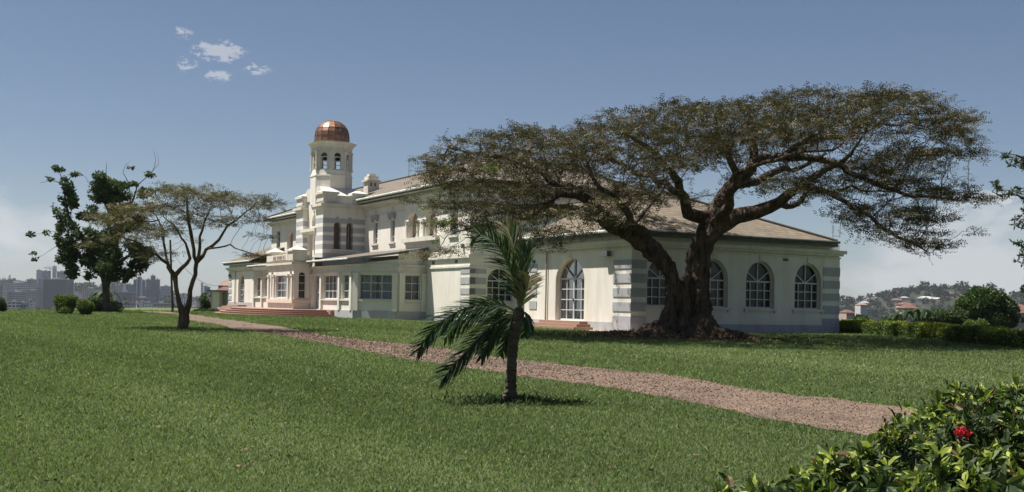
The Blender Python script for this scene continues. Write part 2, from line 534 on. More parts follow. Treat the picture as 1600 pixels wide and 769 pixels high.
def make_ground():
    r = np.concatenate([[0.0], np.geomspace(1.5, 140, 150), np.geomspace(146, 9000, 110)])
    a = np.concatenate([np.linspace(-35, 35, 281), np.linspace(38, 322, 72)]); a = np.radians(a)
    R_, A = np.meshgrid(r, a, indexing='ij')
    X = R_ * np.sin(A); Y = R_ * np.cos(A); Z = gz(X, Y)
    V = np.stack([X, Y, Z], -1).reshape(-1, 3)
    nr, na = R_.shape
    i, j = np.meshgrid(np.arange(nr - 1), np.arange(na), indexing='ij')
    j2 = (j + 1) % na
    F = np.stack([i * na + j, i * na + j2, (i + 1) * na + j2, (i + 1) * na + j], -1).reshape(-1, 4)
    me = bpy.data.meshes.new('ground')
    me.vertices.add(len(V)); me.vertices.foreach_set('co', V.astype(np.float32).ravel())
    me.loops.add(F.size); me.loops.foreach_set('vertex_index', F.astype(np.int32)[:, ::-1].ravel())
    me.polygons.add(len(F)); me.polygons.foreach_set('loop_start', np.arange(0, F.size, 4, dtype=np.int32))
    me.polygons.foreach_set('loop_total', np.full(len(F), 4, dtype=np.int32))
    me.polygons.foreach_set('use_smooth', np.ones(len(F), bool))
    me.update(calc_edges=True)
    return tag(link_mesh('ground', me, ground_material()), kind='structure')


make_ground()

# gravel path: its two edges, metres
NEAR = [(-34.0, 97.0), (-26.6, 83.1), (-23.8, 77.7), (-17.5, 60.0), (-11.8, 46.4), (-6.9, 37.2), (-4.5, 31.4), (-2.2, 26.7), (-.5, 24.0), (.2, 22.3), (1.4, 20.3), (3.0, 16.8), (3.5, 15.2), (4.0, 14.0), (4.5, 13.1), (5.4, 11.2), (7.5, 7.5), (10, 3)]
FAR = [(-31.0, 99.0), (-28.5, 93.2), (-25.7, 88.0), (-21.2, 76.0), (-16.6, 64.8), (-9.4, 47.8), (-6.8, 41.3), (-2.9, 34.4), (.3, 28.1), (1.8, 25.5), (2.8, 24.0), (4.0, 21.4), (4.4, 20.6), (4.8, 19.4), (6.1, 17.2), (7.2, 15.0), (9.6, 11.0), (12.5, 6)]


def resample(P, n):
    P = np.array(P, float); d = np.r_[0, np.cumsum(np.linalg.norm(np.diff(P, axis=0), axis=1))]
    # denser near the camera
    s = np.linspace(0, 1, n); s = 1 - (1 - s) ** 1.0
    return np.stack([np.interp(s * d[-1], d, P[:, 0]), np.interp(s * d[-1], d, P[:, 1])], 1)


def make_path():
    m_, t, b, o = mat_new('pink_gravel')
    g = t.n('ShaderNodeNewGeometry'); pos = g.outputs['Position']
    vor = t.n('ShaderNodeTexVoronoi'); vor.inputs['Scale'].default_value = 28; t.l(pos, vor.inputs['Vector'])
    vs = t.n('ShaderNodeSeparateColor'); t.l(vor.outputs['Color'], vs.inputs[0])
    c = t.ramp(vs.outputs[0], [(0, (.078, .048, .032)), (.5, (.150, .100, .068)), (1, (.24, .170, .125))])
    big = t.noise(pos, .8, 5, .65)
    c = t.mix(t.ramp(big, [(.46, 0.0), (.62, .9)]), c, (.085, .060, .042))
    c = t.mix(t.ramp(t.noise(pos, 4.5, 5, .7), [(.5, 0.0), (.66, .6)]), c, (.15, .105, .075))
    t.l(c, b.inputs['Base Color']); b.inputs['Roughness'].default_value = .95
    bp = t.n('ShaderNodeBump'); bp.inputs['Strength'].default_value = 1; bp.inputs['Distance'].default_value = .03
    t.l(vor.outputs['Distance'], bp.inputs['Height']); t.l(bp.outputs[0], b.inputs['Normal'])
    n = 900; A = resample(NEAR, n); B = resample(FAR, n)
    rng = np.random.default_rng(5)
    def wob(k, amp):
        x = rng.normal(size=n)
        ker = np.exp(-np.linspace(-2, 2, k) ** 2); ker /= np.sqrt((ker ** 2).sum())
        return np.convolve(x, ker, 'same') * amp
    D = (B - A); W_ = np.linalg.norm(D, axis=1, keepdims=True); D = D / W_
    A = A + D * (wob(9, .06) + wob(61, .10))[:, None]; B = B + D * (wob(9, .08) + wob(51, .13))[:, None]
    m = 9
    mb = MB()
    V = []
    for i in range(n):
        for j in range(m):
            p = A[i] + (B[i] - A[i]) * (j / (m - 1))
            V.append((p[0], p[1]))
    V = np.array(V); Z = gz(V[:, 0], V[:, 1]) + .012
    mb.v = [(x, y, z) for (x, y), z in zip(V, Z)]
    mb.f = [(i * m + j, i * m + j + 1, (i + 1) * m + j + 1, (i + 1) * m + j) for i in range(n - 1) for j in range(m - 1)]
    tag(mb.build('path', m_), kind='structure')
    return A, B


PATH_A, PATH_B = make_path()


def in_path(X, Y, grow=0.0):
    """true where x, y lies on the path"""
    P = np.vstack([PATH_A[::6], PATH_B[::-6]])
    c = np.zeros(X.shape, bool)
    for i in range(len(P)):
        ax, ay = P[i]; bx, by = P[(i + 1) % len(P)]
        c ^= ((ay > Y) != (by > Y)) & (X < (bx - ax) * (Y - ay) / (by - ay + 1e-12) + ax)
    return c

# ------------------------------------------------------------------ the mansion (local axes: x = depth v, y = along the front u, z up)
BO = empty('mansion', (5.62110588, 52.30758843, 0), YAW)
tag(BO, 'long cream colonial mansion with tiled hipped roofs, grey striped corners and copper domed turret', 'mansion')
BU = Vector((-math.sin(YAW), math.cos(YAW), 0)); BV = Vector((math.cos(YAW), math.sin(YAW), 0)); BORG = Vector((5.62110588, 52.30758843, 0))


def P(u, v, z): return Vector((v, u, z))


class Face:
    """a vertical plane of the building: origin (u, v), direction along it, outward normal; coordinates s, z, n"""
    def __init__(s, o, d, n):
        s.o = P(o[0], o[1], 0); s.d = P(d[0], d[1], 0); s.d.normalize(); s.n = P(n[0], n[1], 0); s.n.normalize()
    def p(s, a, z, n=0): return s.o + s.d * a + s.n * n + Vector((0, 0, z))
    def box(s, mb, a0, a1, z0, z1, n0, n1): mb.obox(s.p(a0, z0, n0), s.d * (a1 - a0), s.n * (n1 - n0), Vector((0, 0, z1 - z0)))


def arch_pts(a0, a1, z0, zs, zt, p=2.0, n=14):
    """outline of an arched opening, counter-clockwise from bottom left"""
    if zt <= zs + 1e-6: return [(a0, z0), (a1, z0), (a1, zt), (a0, zt)]
    c, r = (a0 + a1) / 2, (a1 - a0) / 2
    pts = [(a0, z0), (a1, z0)]
    for i in range(n + 1):
        x = math.cos(math.pi * i / n)
        pts.append((c + r * x, zs + (zt - zs) * max(0, 1 - abs(x) ** p) ** (1 / p)))
    return pts


def wall(name, face, outline, holes, mat, depth=.3, parent=None):
    mb = MB()
    loops = [outline] + [h for h in holes]
    tri = tessellate_polygon([[Vector((a, z, 0)) for a, z in lp] for lp in loops])
    flat = [q for lp in loops for q in lp]
    mb.add([face.p(a, z) for a, z in flat], [t for t in tri])
    for h in holes:
        n = len(h)
        mb.add([face.p(a, z) for a, z in h] + [face.p(a, z, -depth) for a, z in h], [(i, (i + 1) % n, (i + 1) % n + n, i + n) for i in range(n)])
    return mb.build(name, mat, parent or BO)


def window(name, face, a0, a1, z0, zs, zt, depth=.22, cols=4, rows=3, p=2.0, fan=True, sill=True, glass='glass', thick=.07, heavy=None, curtain=False, handle=False, zgrid=None):
    """frame with glazing bars, pane and sill set back in an opening"""
    f = MB(); t = thick; n1 = -depth + .05; n0 = -depth - .03
    out = arch_pts(a0, a1, z0, zs, zt, p); c = (a0 + a1) / 2
    # perimeter frame
    m = len(out)
    cz = (z0 + zt) / 2
    inn = arch_pts(a0 + t, a1 - t, z0 + t, zs, zt - t * 1.2 if zt > zs else zt - t, p)
    f.add([face.p(a, z, n1) for a, z in out] + [face.p(a, z, n1) for a, z in inn] + [face.p(a, z, n0) for a, z in inn],
          [(i, (i + 1) % m, (i + 1) % m + m, i + m) for i in range(m)] + [(i + m, (i + 1) % m + m, (i + 1) % m + 2 * m, i + 2 * m) for i in range(m)])
    top = zs if zt > zs else zt
    b = .022
    for k in range(1, cols):
        a = a0 + (a1 - a0) * k / cols
        hw = t * .55 if (heavy and k in heavy) else b
        face.box(f, a - hw, a + hw, z0 + t, top - (0 if zt > zs else t), n0 + .01, n1 - .012 + (.012 if hw > b else 0))
    for k in range(1, rows):
        z = z0 + (top - z0) * k / rows
        face.box(f, a0 + t, a1 - t, z - b, z + b, n0 + .012, n1 - .014)
    if zt > zs:
        face.box(f, a0 + t * .5, a1 - t * .5, zs - t * .5, zs + t * .5, n0 + .005, n1 - .004)
        if fan:
            r = (a1 - a0) / 2 - t
            for ang in (35, 90, 145):
                ca, sa = math.cos(math.radians(ang)), math.sin(math.radians(ang))
                L = ((abs(ca) / r) ** p + (abs(sa) / (zt - zs - t)) ** p) ** (-1 / p)
                o_ = face.p(c, zs, n0 + .015); d_ = (face.d * ca + Vector((0, 0, sa)))
                s_ = (face.d * -sa + Vector((0, 0, ca)))
                f.obox(o_ - s_ * .026, d_ * L, s_ * .052, face.n * (n1 - n0 - .03))
    fo = f.build(name, M['frame'], BO)
    g = MB()
    g.add([face.p(a, z, -depth - .035) for a, z in out], [tuple(range(len(out)))])
    g.build('pane', M[glass], fo)
    if sill:
        s_ = MB(); face.box(s_, a0 - .14, a1 + .14, z0 - .13, z0 - .02, .002, .13)
        face.box(s_, a0 - .12, a0 + .02, z0 - .24, z0 - .13, .002, .07); face.box(s_, a1 - .02, a1 + .12, z0 - .24, z0 - .13, .002, .07)
        s_.build('sill', M['trim'], fo)
    if curtain:
        q = MB(); N = 60; w_ = (a1 - a0)
        for side in ((0, .46), (.54, 1)) if curtain == 2 else ((0, 1),):
            base = len(q.v)
            for i in range(N + 1):
                fr = side[0] + (side[1] - side[0]) * i / N
                a = a0 + w_ * fr
                nn = -depth - .22 + .045 * math.sin(i * 1.15 + a) + .02 * math.sin(i * .37)
                q.v.append(tuple(face.p(a, z0, nn))); q.v.append(tuple(face.p(a, top, nn)))
            q.f += [(base + 2 * i, base + 2 * i + 2, base + 2 * i + 3, base + 2 * i + 1) for i in range(N)]
        q.build('curtain', M['curtain'], fo, smooth=True)
    if handle:
        h = MB(); face.box(h, c - .02, c + .03, z0 + .98, z0 + 1.14, n1 + .005, n1 + .05); h.build('handle', M['metal'], fo)
    return fo


def boxes(name, mat, L, face=None, parent=None):
    mb = MB()
    for b_ in L:
        if face: face.box(mb, *b_)
        else:
            u0, u1, v0, v1, z0, z1 = b_
            mb.box(v0, v1, u0, u1, z0, z1)
    return mb.build(name, mat, parent or BO)


def roof_poly(name, polys, mat, thick=.12):
    """each poly: list of (u, v, z) ; uv: along the level direction, up the slope"""
    mb = MB(); mb.uv = []
    for poly in polys:
        pts = [P(*q) for q in poly]
        nrm = Vector((0, 0, 0))
        for i in range(1, len(pts) - 1): nrm += (pts[i] - pts[0]).cross(pts[i + 1] - pts[0])
        if nrm.z < 0: pts.reverse(); nrm = -nrm
        nrm.normalize()
        lv = Vector((0, 0, 1)).cross(nrm)
        if lv.length < 1e-6: lv = Vector((1, 0, 0))
        lv.normalize(); up = nrm.cross(lv)
        b = len(mb.v)
        mb.v += [tuple(q) for q in pts]; mb.f.append(tuple(range(b, b + len(pts))))
        mb.uv += [(q.dot(lv), q.dot(up)) for q in pts]
    return mb.build(name, mat, BO)


FR = Face((0, 0), (1, 0), (0, -1))          # wing front, s = u
SD = Face((0, 0), (0, 1), (-1, 0))          # wing side, s = v
W, T = M['wall'], M['trim']

# ---- right wing
wall('front_wall', FR, [(0, 0), (10.2, 0), (10.2, 4.72), (0, 4.72)], [arch_pts(4.1, 6.9, .46, 2.55, 3.72, 1.8)], W, .32)
dr = window('door', FR, 4.1, 6.9, .46, 2.62, 3.72, .3, 4, 4, 1.8, True, False, 'glass', .08, (2,), handle=True)
SW = [(.92, 2.72), (3.98, 5.86), (7.02, 8.9), (10.28, 12.14)]
wall('side_wall', SD, [(0, 0), (13.4, 0), (13.4, 4.72), (0, 4.72)], [arch_pts(a, b, 1.27, 2.62, 3.67, 2.0) for a, b in SW], W, .3)
for a, b in SW: window('window', SD, a, b, 1.27, 2.62, 3.67, .26, 4, 3, 2.0)
wall('wing_inner_wall', Face((10.2, 0), (0, 1), (1, 0)), [(0, 0), (13.4, 0), (13.4, 4.72), (6.12, 7.2), (0, 4.72)], [], W)
wall('rear_wall', Face((0, 13.4), (1, 0), (0, 1)), [(0, 0), (20.7, 0), (20.7, 4.72), (0, 4.72)], [], W)
wall('link_wall', Face((10.2, 5.0), (1, 0), (0, -1)), [(0, 0), (10.5, 0), (10.5, 6.95), (0, 6.95)], [], W)
qz = [(3.04, 3.46), (2.36, 2.80), (1.69, 2.10), (1.0, 1.43), (.45, .76)]
for z0, z1 in qz:
    mb = MB(); FR.box(mb, -.03, 1.5, z0, z1, -.5, .035); SD.box(mb, .0, .86, z0 + .001, z1 - .001, -.4, .035); mb.build('quoin', M['grey'], BO)
    if z0 > .5: boxes('quoin', M['grey'], [(8.85, 9.65, z0, z1, .001, .035)], FR)
for z0, z1 in [(3.03, 3.49), (2.38, 2.79), (1.73, 2.12), (1.03, 1.47), (.45, .80)]:
    boxes('quoin', M['grey'], [(12.25, 13.43, z0, z1, -.3, .05)], SD)
boxes('pilaster', W, [(12.22, 13.42, .44, 4.0, .001, .02)], SD)
boxes('plinth', M['plinth'], [(-.04, 3.75, 0, .45, .0, .04)], FR); boxes('plinth', M['plinth'], [(7.3, 10.2, 0, .45, .0, .04)], FR)
boxes('plinth', M['plinth'], [(.0, 13.45, 0, .44, .0, .045)], SD)
boxes('cornice', T, [(-.28, 10.3, 4.22, 4.40, 0, .28), (-.16, 10.3, 4.10, 4.22, 0, .16), (-.06, 10.2, 3.93, 4.02, 0, .06), (5.36, 5.62, 3.70, 3.93, 0, .05)], FR)
boxes('cornice', T, [(.003, 13.68, 4.223, 4.398, 0, .28), (.003, 13.55, 4.103, 4.22, 0, .16), (.003, 13.46, 3.96, 4.05, 0, .06)] + [((a + b) / 2 - .1, (a + b) / 2 + .1, 3.70, 3.96, 0, .05) for a, b in SW], SD)
boxes('vent', M['vent'], [(9.45, 9.78, 3.72, 3.86, .0, .03)], SD)
# roof of the wing and link
ze, zr = 4.84, 7.55
e = .5; VE = 12.75; VR = 6.12
roof_poly('roof', [
    [(-e, -e, ze), (10.7, -e, ze), (10.7, 4.5, ze + 5.0 / (VR + e) * (zr - ze)), (20.7, 4.5, ze + 5.0 / (VR + e) * (zr - ze)), (20.7, VR, zr), (VR, VR, zr)],
    [(-e, -e, ze), (VR, VR, zr), (-e, VE, ze)],
    [(-e, VE, ze), (VR, VR, zr), (20.7, VR, zr), (20.7, VE, ze)]], M['tile'])
mb = MB()
mb.tube([P(-e, -e, ze + .03), P(VR, VR, zr + .04)], .09, 8); mb.tube([P(-e, VE, ze + .03), P(VR, VR, zr + .04)], .09, 8); mb.tube([P(VR, VR, zr + .04), P(20.7, VR, zr + .04)], .09, 8)
mb.build('ridge_cap', M['tileold'], BO)
boxes('soffit', T, [(-e + .03, 10.65, -e + .03, .0, 4.60, 4.66), (-e + .03, 0.0, -.002, 12.7, 4.60, 4.66)])
boxes('fascia', M['greenfascia'], [(-e - .02, -e + .03, -e + .035, 12.77, 4.56, 4.86), (-e + .03, 0, 12.72, 12.77, 4.56, 4.86)])
boxes('fascia', M['greenfascia'], [(-e + .03, 10.72, -e - .0, -e + .03, 4.58, 4.80)])
mb = MB(); mb.tube([P(-e - .06, -e - .07, 4.83), P(10.72, -e - .07, 4.83)], .075, 8); mb.build('gutter', M['gutter'], BO)
mb = MB(); mb.tube([P(-e - .09, -e, 4.80), P(-e - .09, 12.8, 4.80)], .075, 8); mb.build('gutter', M['greenfascia'], BO)
boxes('ceiling', M['wall'], [(.1, 10.1, .4, 13.2, 4.45, 4.5)])
# downpipe and wall lamp on the front
mb = MB(); mb.tube([P(7.75, -.09, .3), P(7.75, -.09, 4.0), P(7.75, -.42, 4.62), P(7.75, -.5, 4.8)], .045, 8); mb.build('downpipe', M['pipe'], BO)
lm = boxes('wall_lamp', M['lamp'], [(1.60, 2.15, 3.66, 3.90, .12, .34)], FR)
boxes('bracket', M['metal'], [(1.83, 1.92, 3.70, 3.80, .0, .12)], FR, lm)
boxes('wall_lamp', M['lamp'], [(9.1, 9.24, 3.5, 3.66, .0, .12)], FR)
# tv aerial on the far eave corner
mb = MB(); mb.tube([P(-.3, 12.6, 4.7), P(-.3, 12.6, 5.75)], .012, 5)
for k in range(4): mb.tube([P(-.3 - .16, 12.55, 5.35 + k * .1), P(-.3 + .16, 12.65, 5.35 + k * .1)], .008, 4)
mb.tube([P(-.3, 13.1, 5.1), P(-.3, 13.1, 5.7)], .014, 5); mb.tube([P(-.3, 12.6, 5.15), P(-.3, 13.1, 5.15)], .01, 4)
mb.build('aerial', M['metal'], BO)
# entrance steps at the wing door
mb = MB()
for k in range(3): mb.box(-.1 - 1.05 + k * .32, -.0, 3.45 - .25 * (2 - k) + .25, 8.0 + .3 * (2 - k) - .3, k * .14 + .02, (k + 1) * .14 + .02)
mb.build('entrance_steps', M['brick'], BO)
boxes('apron', M['apron'], [(-1.0, 10.4, -1.05, 0, -.3, .03), (-1.0, -.0, 0, 14.4, -.3, .028)])

# ---- main two storey block
MF = Face((0, 2.0), (1, 0), (0, -1)); MP = Face((0, 1.85), (1, 0), (0, -1)); MS = Face((20.7, 0), (0, 1), (-1, 0))
log = [(26.1, 27.7), (29.15, 30.75)]
wall('front_wall', MP, [(20.7, 0), (31.3, 0), (31.3, 9.1), (20.7, 9.1)], [arch_pts(a, b, 5.85, 7.08, 7.72) for a, b in log] + [arch_pts(22.6, 23.7, 5.75, 7.35, 7.35)], W, .35)
nar = [(33.6, 34.45), (37.0, 37.9)]
wall('front_wall', MF, [(31.3, 0), (65.1, 0), (65.1, 9.1), (31.3, 9.1)], [arch_pts(a, b, 5.75, 7.42, 7.42) for a, b in nar] + [arch_pts(62.25, 63.4, 5.95, 8.0, 8.0), arch_pts(58.2, 60.0, 5.85, 7.2, 7.8)], W, .35)
wall('front_wall_return', Face((31.3, 1.85), (0, 1), (1, 0)), [(0, 0), (.15, 0), (.15, 9.1), (0, 9.1)], [], W)
wall('side_wall', MS, [(1.85, 0), (15, 0), (15, 9.1), (1.85, 9.1)], [arch_pts(3.15, 5.1, 1.4, 2.75, 3.6), arch_pts(7.8, 8.8, 5.8, 7.4, 7.4), arch_pts(4.6, 5.6, 5.8, 7.4, 7.4)], W, .3)
wall('rear_wall', Face((20.7, 15), (1, 0), (0, 1)), [(0, 0), (44.4, 0), (44.4, 9.1), (0, 9.1)], [], W)
wall('left_wall', Face((65.1, 2), (0, 1), (1, 0)), [(0, 0), (13, 0), (13, 9.1), (0, 9.1)], [], W)
window('window', MS, 3.15, 5.1, 1.4, 2.75, 3.6, .26, 4, 3)
window('window', MS, 4.6, 5.6, 5.8, 7.4, 7.4, .22, 2, 4, fan=False); window('window', MS, 7.8, 8.8, 5.8, 7.4, 7.4, .22, 2, 4, fan=False)
for a, b in nar:
    window('window', MF, a, b, 5.75, 7.42, 7.42, .2, 2, 4, fan=False, thick=.05)
    boxes('window_hood', M['grey'], [(a - .16, b + .16, 7.62, 7.9, .001, .2), (a - .1, a + .04, 7.46, 7.62, .001, .14), (b - .04, b + .1, 7.46, 7.62, .001, .14)], MF)
    boxes('vent', M['pinkwall'], [((a + b) / 2 - .25, (a + b) / 2 + .25, 8.08, 8.42, .0, .02)], MF)
window('window', MP, 22.6, 23.7, 5.75, 7.35, 7.35, .2, 2, 4, fan=False, thick=.05)
window('window', MF, 62.25, 63.4, 5.95, 8.0, 8.0, .2, 2, 4, fan=False, thick=.05)
# loggia arches: recessed balcony with columns
for a, b, F_ in [(26.1, 27.7, MP), (29.15, 30.75, MP), (58.2, 60.0, MF)]:
    mb = MB()
    F_.box(mb, a - .05, b + .05, 5.6, 5.84, -1.6, -.35)
    F_.box(mb, a - .35, a - .25, 5.6, 8.0, -1.6, -.36); F_.box(mb, b + .25, b + .35, 5.6, 8.0, -1.6, -.36)
    F_.box(mb, a - .3, b + .3, 5.6, 8.1, -1.66, -1.6); F_.box(mb, a - .3, b + .3, 8.0, 8.1, -1.6, -.36)
    mb.build('loggia_recess', M['pinkwall'], BO)
    boxes('balcony_door', M['greenfascia'], [(a + .35, a + 1.15, 5.85, 7.5, -1.6, -1.55)], F_)
for u_ in (25.98, 27.9, 28.95, 30.88):
    mb = MB(); q = P(u_, 1.85 - .06, 0)
    mb.tube([q + Vector((0, 0, 5.86)), q + Vector((0, 0, 5.95)), q + Vector((0, 0, 5.96)), q + Vector((0, 0, 6.95)), q + Vector((0, 0, 6.96)), q + Vector((0, 0, 7.1))], [.15, .15, .1, .085, .13, .16], 12)
    mb.build('column', T, BO)
boxes('balcony_sill', T, [(25.4, 31.25, 5.55, 5.85, .001, .32), (25.7, 31.0, 5.4, 5.55, .001, .18)], MP)
boxes('balcony_sill', T, [(57.9, 60.3, 5.5, 5.8, .001, .25)], MF)
boxes('cornice', T, [(20.42, 31.3, 8.62, 8.78, .0, .28), (20.55, 31.3, 8.5, 8.62, 0, .15)], MP)
boxes('cornice', T, [(31.3, 39.7, 8.66, 8.88, .0, .42), (31.3, 39.7, 8.52, 8.66, 0, .2), (31.3, 39.7, 7.95, 8.02, 0, .06), (46.4, 65.3, 8.66, 8.88, 0, .42), (46.4, 65.2, 8.52, 8.66, 0, .2)], MF)
boxes('cornice', T, [(1.86, 15, 8.62, 8.78, .0, .28), (1.86, 15, 8.5, 8.62, 0, .15), (1.86, 15, 4.2, 4.38, 0, .1), (1.86, 15, 3.6, 3.7, 0, .06)], MS)
boxes('string_course', T, [(20.58, 27.5, 4.2, 4.4, .001, .14), (20.62, 27.5, 3.58, 3.7, .001, .08)], MP)
for u_ in (22.7, 26.3): boxes('vent', M['vent'], [(u_ - .2, u_ + .2, 3.88, 4.1, .0, .02)], MP)
for z0, z1 in ((3.18, 3.5), (2.5, 2.93), (1.83, 2.22), (1.12, 1.5), (.62, .9)):
    mb = MB(); MP.box(mb, 20.67, 22.0, z0, z1, -.4, .03); MS.box(mb, 1.86, 3.05, z0 + .001, z1 - .001, -.3, .03); mb.build('quoin', M['grey'], BO)
boxes('plinth', M['plinth'], [(20.66, 27.5, 0, .42, .001, .05)], MP)
boxes('plinth', M['plinth'], [(1.86, 15, 0, .42, .001, .05)], MS)
boxes('wall_lamp', M['lamp'], [(21.55, 21.75, 4.85, 5.12, .0, .16)], MP)
boxes('downpipe', M['pipe'], [(31.32, 31.42, 4.6, 8.5, .0, .1)], MF)
ze2, zr2 = 9.28, 12.2
roof_poly('roof', [
    [(20.1, 1.25, ze2), (65.7, 1.25, ze2), (58.5, 8.5, zr2), (27.3, 8.5, zr2)],
    [(20.1, 1.25, ze2), (27.3, 8.5, zr2), (20.1, 15.7, ze2)],
    [(20.1, 15.7, ze2), (27.3, 8.5, zr2), (58.5, 8.5, zr2), (65.7, 15.7, ze2)],
    [(65.7, 1.25, ze2), (65.7, 15.7, ze2), (58.5, 8.5, zr2)]], M['tileold'])
mb = MB()
mb.tube([P(20.1, 1.25, ze2 + .03), P(27.3, 8.5, zr2 + .04), P(58.5, 8.5, zr2 + .04), P(65.7, 1.25, ze2 + .03)], .1, 8); mb.tube([P(20.1, 15.7, ze2), P(27.3, 8.5, zr2)], .1, 8)
mb.build('ridge_cap', M['tileold'], BO)
boxes('soffit', T, [(20.13, 65.67, 1.28, 2.0, 9.04, 9.1), (20.13, 20.7, 1.9, 15.6, 9.04, 9.1)])
boxes('fascia', M['greenfascia'], [(20.1, 65.7, 1.25, 1.29, 9.06, 9.2), (20.08, 20.12, 1.29, 15.7, 8.98, 9.27)])
mb = MB(); mb.tube([P(20.05, 1.17, 9.24), P(39.6, 1.17, 9.24)], .085, 8); mb.tube([P(46.5, 1.17, 9.24), P(65.75, 1.17, 9.24)], .085, 8); mb.build('gutter', M['gutter'], BO)
for (u_, v_, zt_, w_) in ((36.0, 9.2, 12.75, .5), (24.6, 12.0, 12.2, .5)):
    ch = boxes('chimney', T, [(u_ - w_ / 2, u_ + w_ / 2, v_ - w_ / 2, v_ + w_ / 2, 8.5, zt_), (u_ - w_ / 2 - .08, u_ + w_ / 2 + .08, v_ - w_ / 2 - .08, v_ + w_ / 2 + .08, zt_, zt_ + .14)])
cu, cv = 44.6, 4.4
ch = boxes('chimney', T, [(cu - .5, cu + .5, cv - .5, cv + .5, 9.4, 11.35), (cu - .64, cu + .64, cv - .64, cv + .64, 11.35, 11.47), (cu - .46, cu + .46, cv - .46, cv + .46, 11.47, 11.8), (cu - .3, cu + .3, cv - .3, cv + .3, 11.8, 12.0)])
boxes('vent', M['vent'], [(cu - .505, cu - .49, cv - .3 + k * .36, cv - .12 + k * .36, 10.95, 11.25) for k in (0, 1)], None, ch)
mb = MB(); mb.tube([P(45.0, 8.0, 12.0), P(45.0, 8.0, 13.7)], .02, 5); mb.build('mast', M['metal'], BO)

# ---- left wing
LF = Face((0, -.8), (1, 0), (0, -1))
wall('front_wall', LF, [(61.3, 0), (70.4, 0), (70.4, 4.75), (61.3, 4.75)], [arch_pts(64.5, 66.8, .62, 2.7, 3.8, 1.8)], W, .3)
window('door', LF, 64.5, 66.8, .62, 2.72, 3.8, .28, 4, 4, 1.8, True, False, 'glass', .08, (2,), handle=True)
wall('side_wall', Face((61.3, -.8), (0, 1), (-1, 0)), [(0, 0), (3, 0), (3, 4.75), (0, 4.75)], [], W)
wall('side_wall', Face((70.4, -.8), (0, 1), (1, 0)), [(0, 0), (12.8, 0), (12.8, 4.75), (0, 4.75)], [], W)
wall('rear_wall', Face((61.3, 12), (1, 0), (0, 1)), [(0, 0), (9.1, 0), (9.1, 4.75), (0, 4.75)], [], W)
boxes('cornice', T, [(61.2, 70.7, 4.25, 4.43, 0, .28), (61.2, 70.6, 4.1, 4.25, 0, .15), (61.3, 70.45, 3.93, 4.02, 0, .06)], LF)
boxes('plinth', M['plinth'], [(61.25, 70.45, 0, .95, 0, .05)], LF)
for z0, z1 in qz: boxes('quoin', M['grey'], [(69.3, 70.44, z0 + .15, z1 + .15, .001, .04)], LF)
roof_poly('roof', [
    [(60.8, -1.3, 4.95), (70.9, -1.3, 4.95), (65.85, 5.0, 7.6), (60.8, 5.0, 7.6)],
    [(70.9, -1.3, 4.95), (70.9, 12.5, 4.95), (65.85, 5.0, 7.6)],
    [(60.8, 12.5, 4.95), (70.9, 12.5, 4.95), (65.85, 5.0, 7.6), (60.8, 5.0, 7.6)]], M['tile'])
boxes('fascia', M['greenfascia'], [(60.8, 70.9, -1.3, -1.26, 4.7, 4.9)])
boxes('soffit', T, [(60.8, 70.85, -1.26, -.8, 4.66, 4.7)])
mb = MB(); mb.tube([P(60.8, -1.37, 4.92), P(70.95, -1.37, 4.92)], .075, 8); mb.build('gutter', M['gutter'], BO)
mb = MB(); mb.tube([P(67.6, -.9, .8), P(67.6, -.9, 4.4)], .05, 8); mb.build('downpipe', M['pipe'], BO)
boxes('wall_lamp', M['lamp'], [(69.7, 70.0, 3.5, 3.8, .0, .2)], LF)

# ---- glazed veranda in front, with a canted end
ang = [(27.5, 1.85), (27.5, -.25), (29.85, -2.6), (38.8, -2.6)]
VF = Face((0, -2.6), (1, 0), (0, -1)); VS = Face((27.5, 0), (0, 1), (-1, 0)); VC = Face((27.5, -.25), (1, -1), (-1, -1))
wA, wB, wD = (30.35, 32.15), (32.85, 36.2), (36.72, 38.35)
z0w, z1w = 1.4, 3.12
wall('veranda_wall', VF, [(29.85, 0), (38.8, 0), (38.8, 3.85), (29.85, 3.85)], [arch_pts(*wA, z0w, z1w, z1w), arch_pts(*wB, z0w, z1w, z1w), arch_pts(*wD, .6, 3.15, 3.15)], W, .25)
CL = 2.35 * math.sqrt(2)
wall('veranda_wall', VC, [(0, 0), (CL, 0), (CL, 3.85 + .0), (0, 3.85 + .36)], [arch_pts(.42, CL - .42, z0w, z1w, z1w)], W, .25)
wall('veranda_wall', VS, [(-.25, 0), (1.85, 0), (1.85, 4.95), (-.25, 4.6)], [arch_pts(.3, 1.42, z0w, z1w, z1w)], W, .25)
window('window', VF, *wA, z0w, z1w, z1w, .2, 2, 3, fan=False, glass='thin', curtain=1, thick=.05)
window('window', VF, *wB, z0w, z1w, z1w, .2, 4, 3, fan=False, glass='thin', curtain=2, thick=.05, heavy=(2,))
window('door', VF, *wD, .6, 3.15, 3.15, .2, 4, 4, fan=False, sill=False, glass='thin', curtain=1, thick=.07, heavy=(2,), handle=True)
window('window', VC, .42, CL - .42, z0w, z1w, z1w, .2, 3, 3, fan=False, glass='thin', curtain=2, thick=.05, heavy=(1, 2))
window('window', VS, .3, 1.42, z0w, z1w, z1w, .2, 2, 3, fan=False, glass='thin', curtain=1, thick=.05)


def pil(face, a, w_=.34, zt_=3.25, n=.16, z0_=.6):
    mb = MB(); face.box(mb, a - w_ / 2, a + w_ / 2, z0_, zt_ - .16, .001, n); face.box(mb, a - w_ / 2 - .05, a + w_ / 2 + .05, zt_ - .16, zt_, .001, n + .05)
    mb.build('pilaster', W, BO)


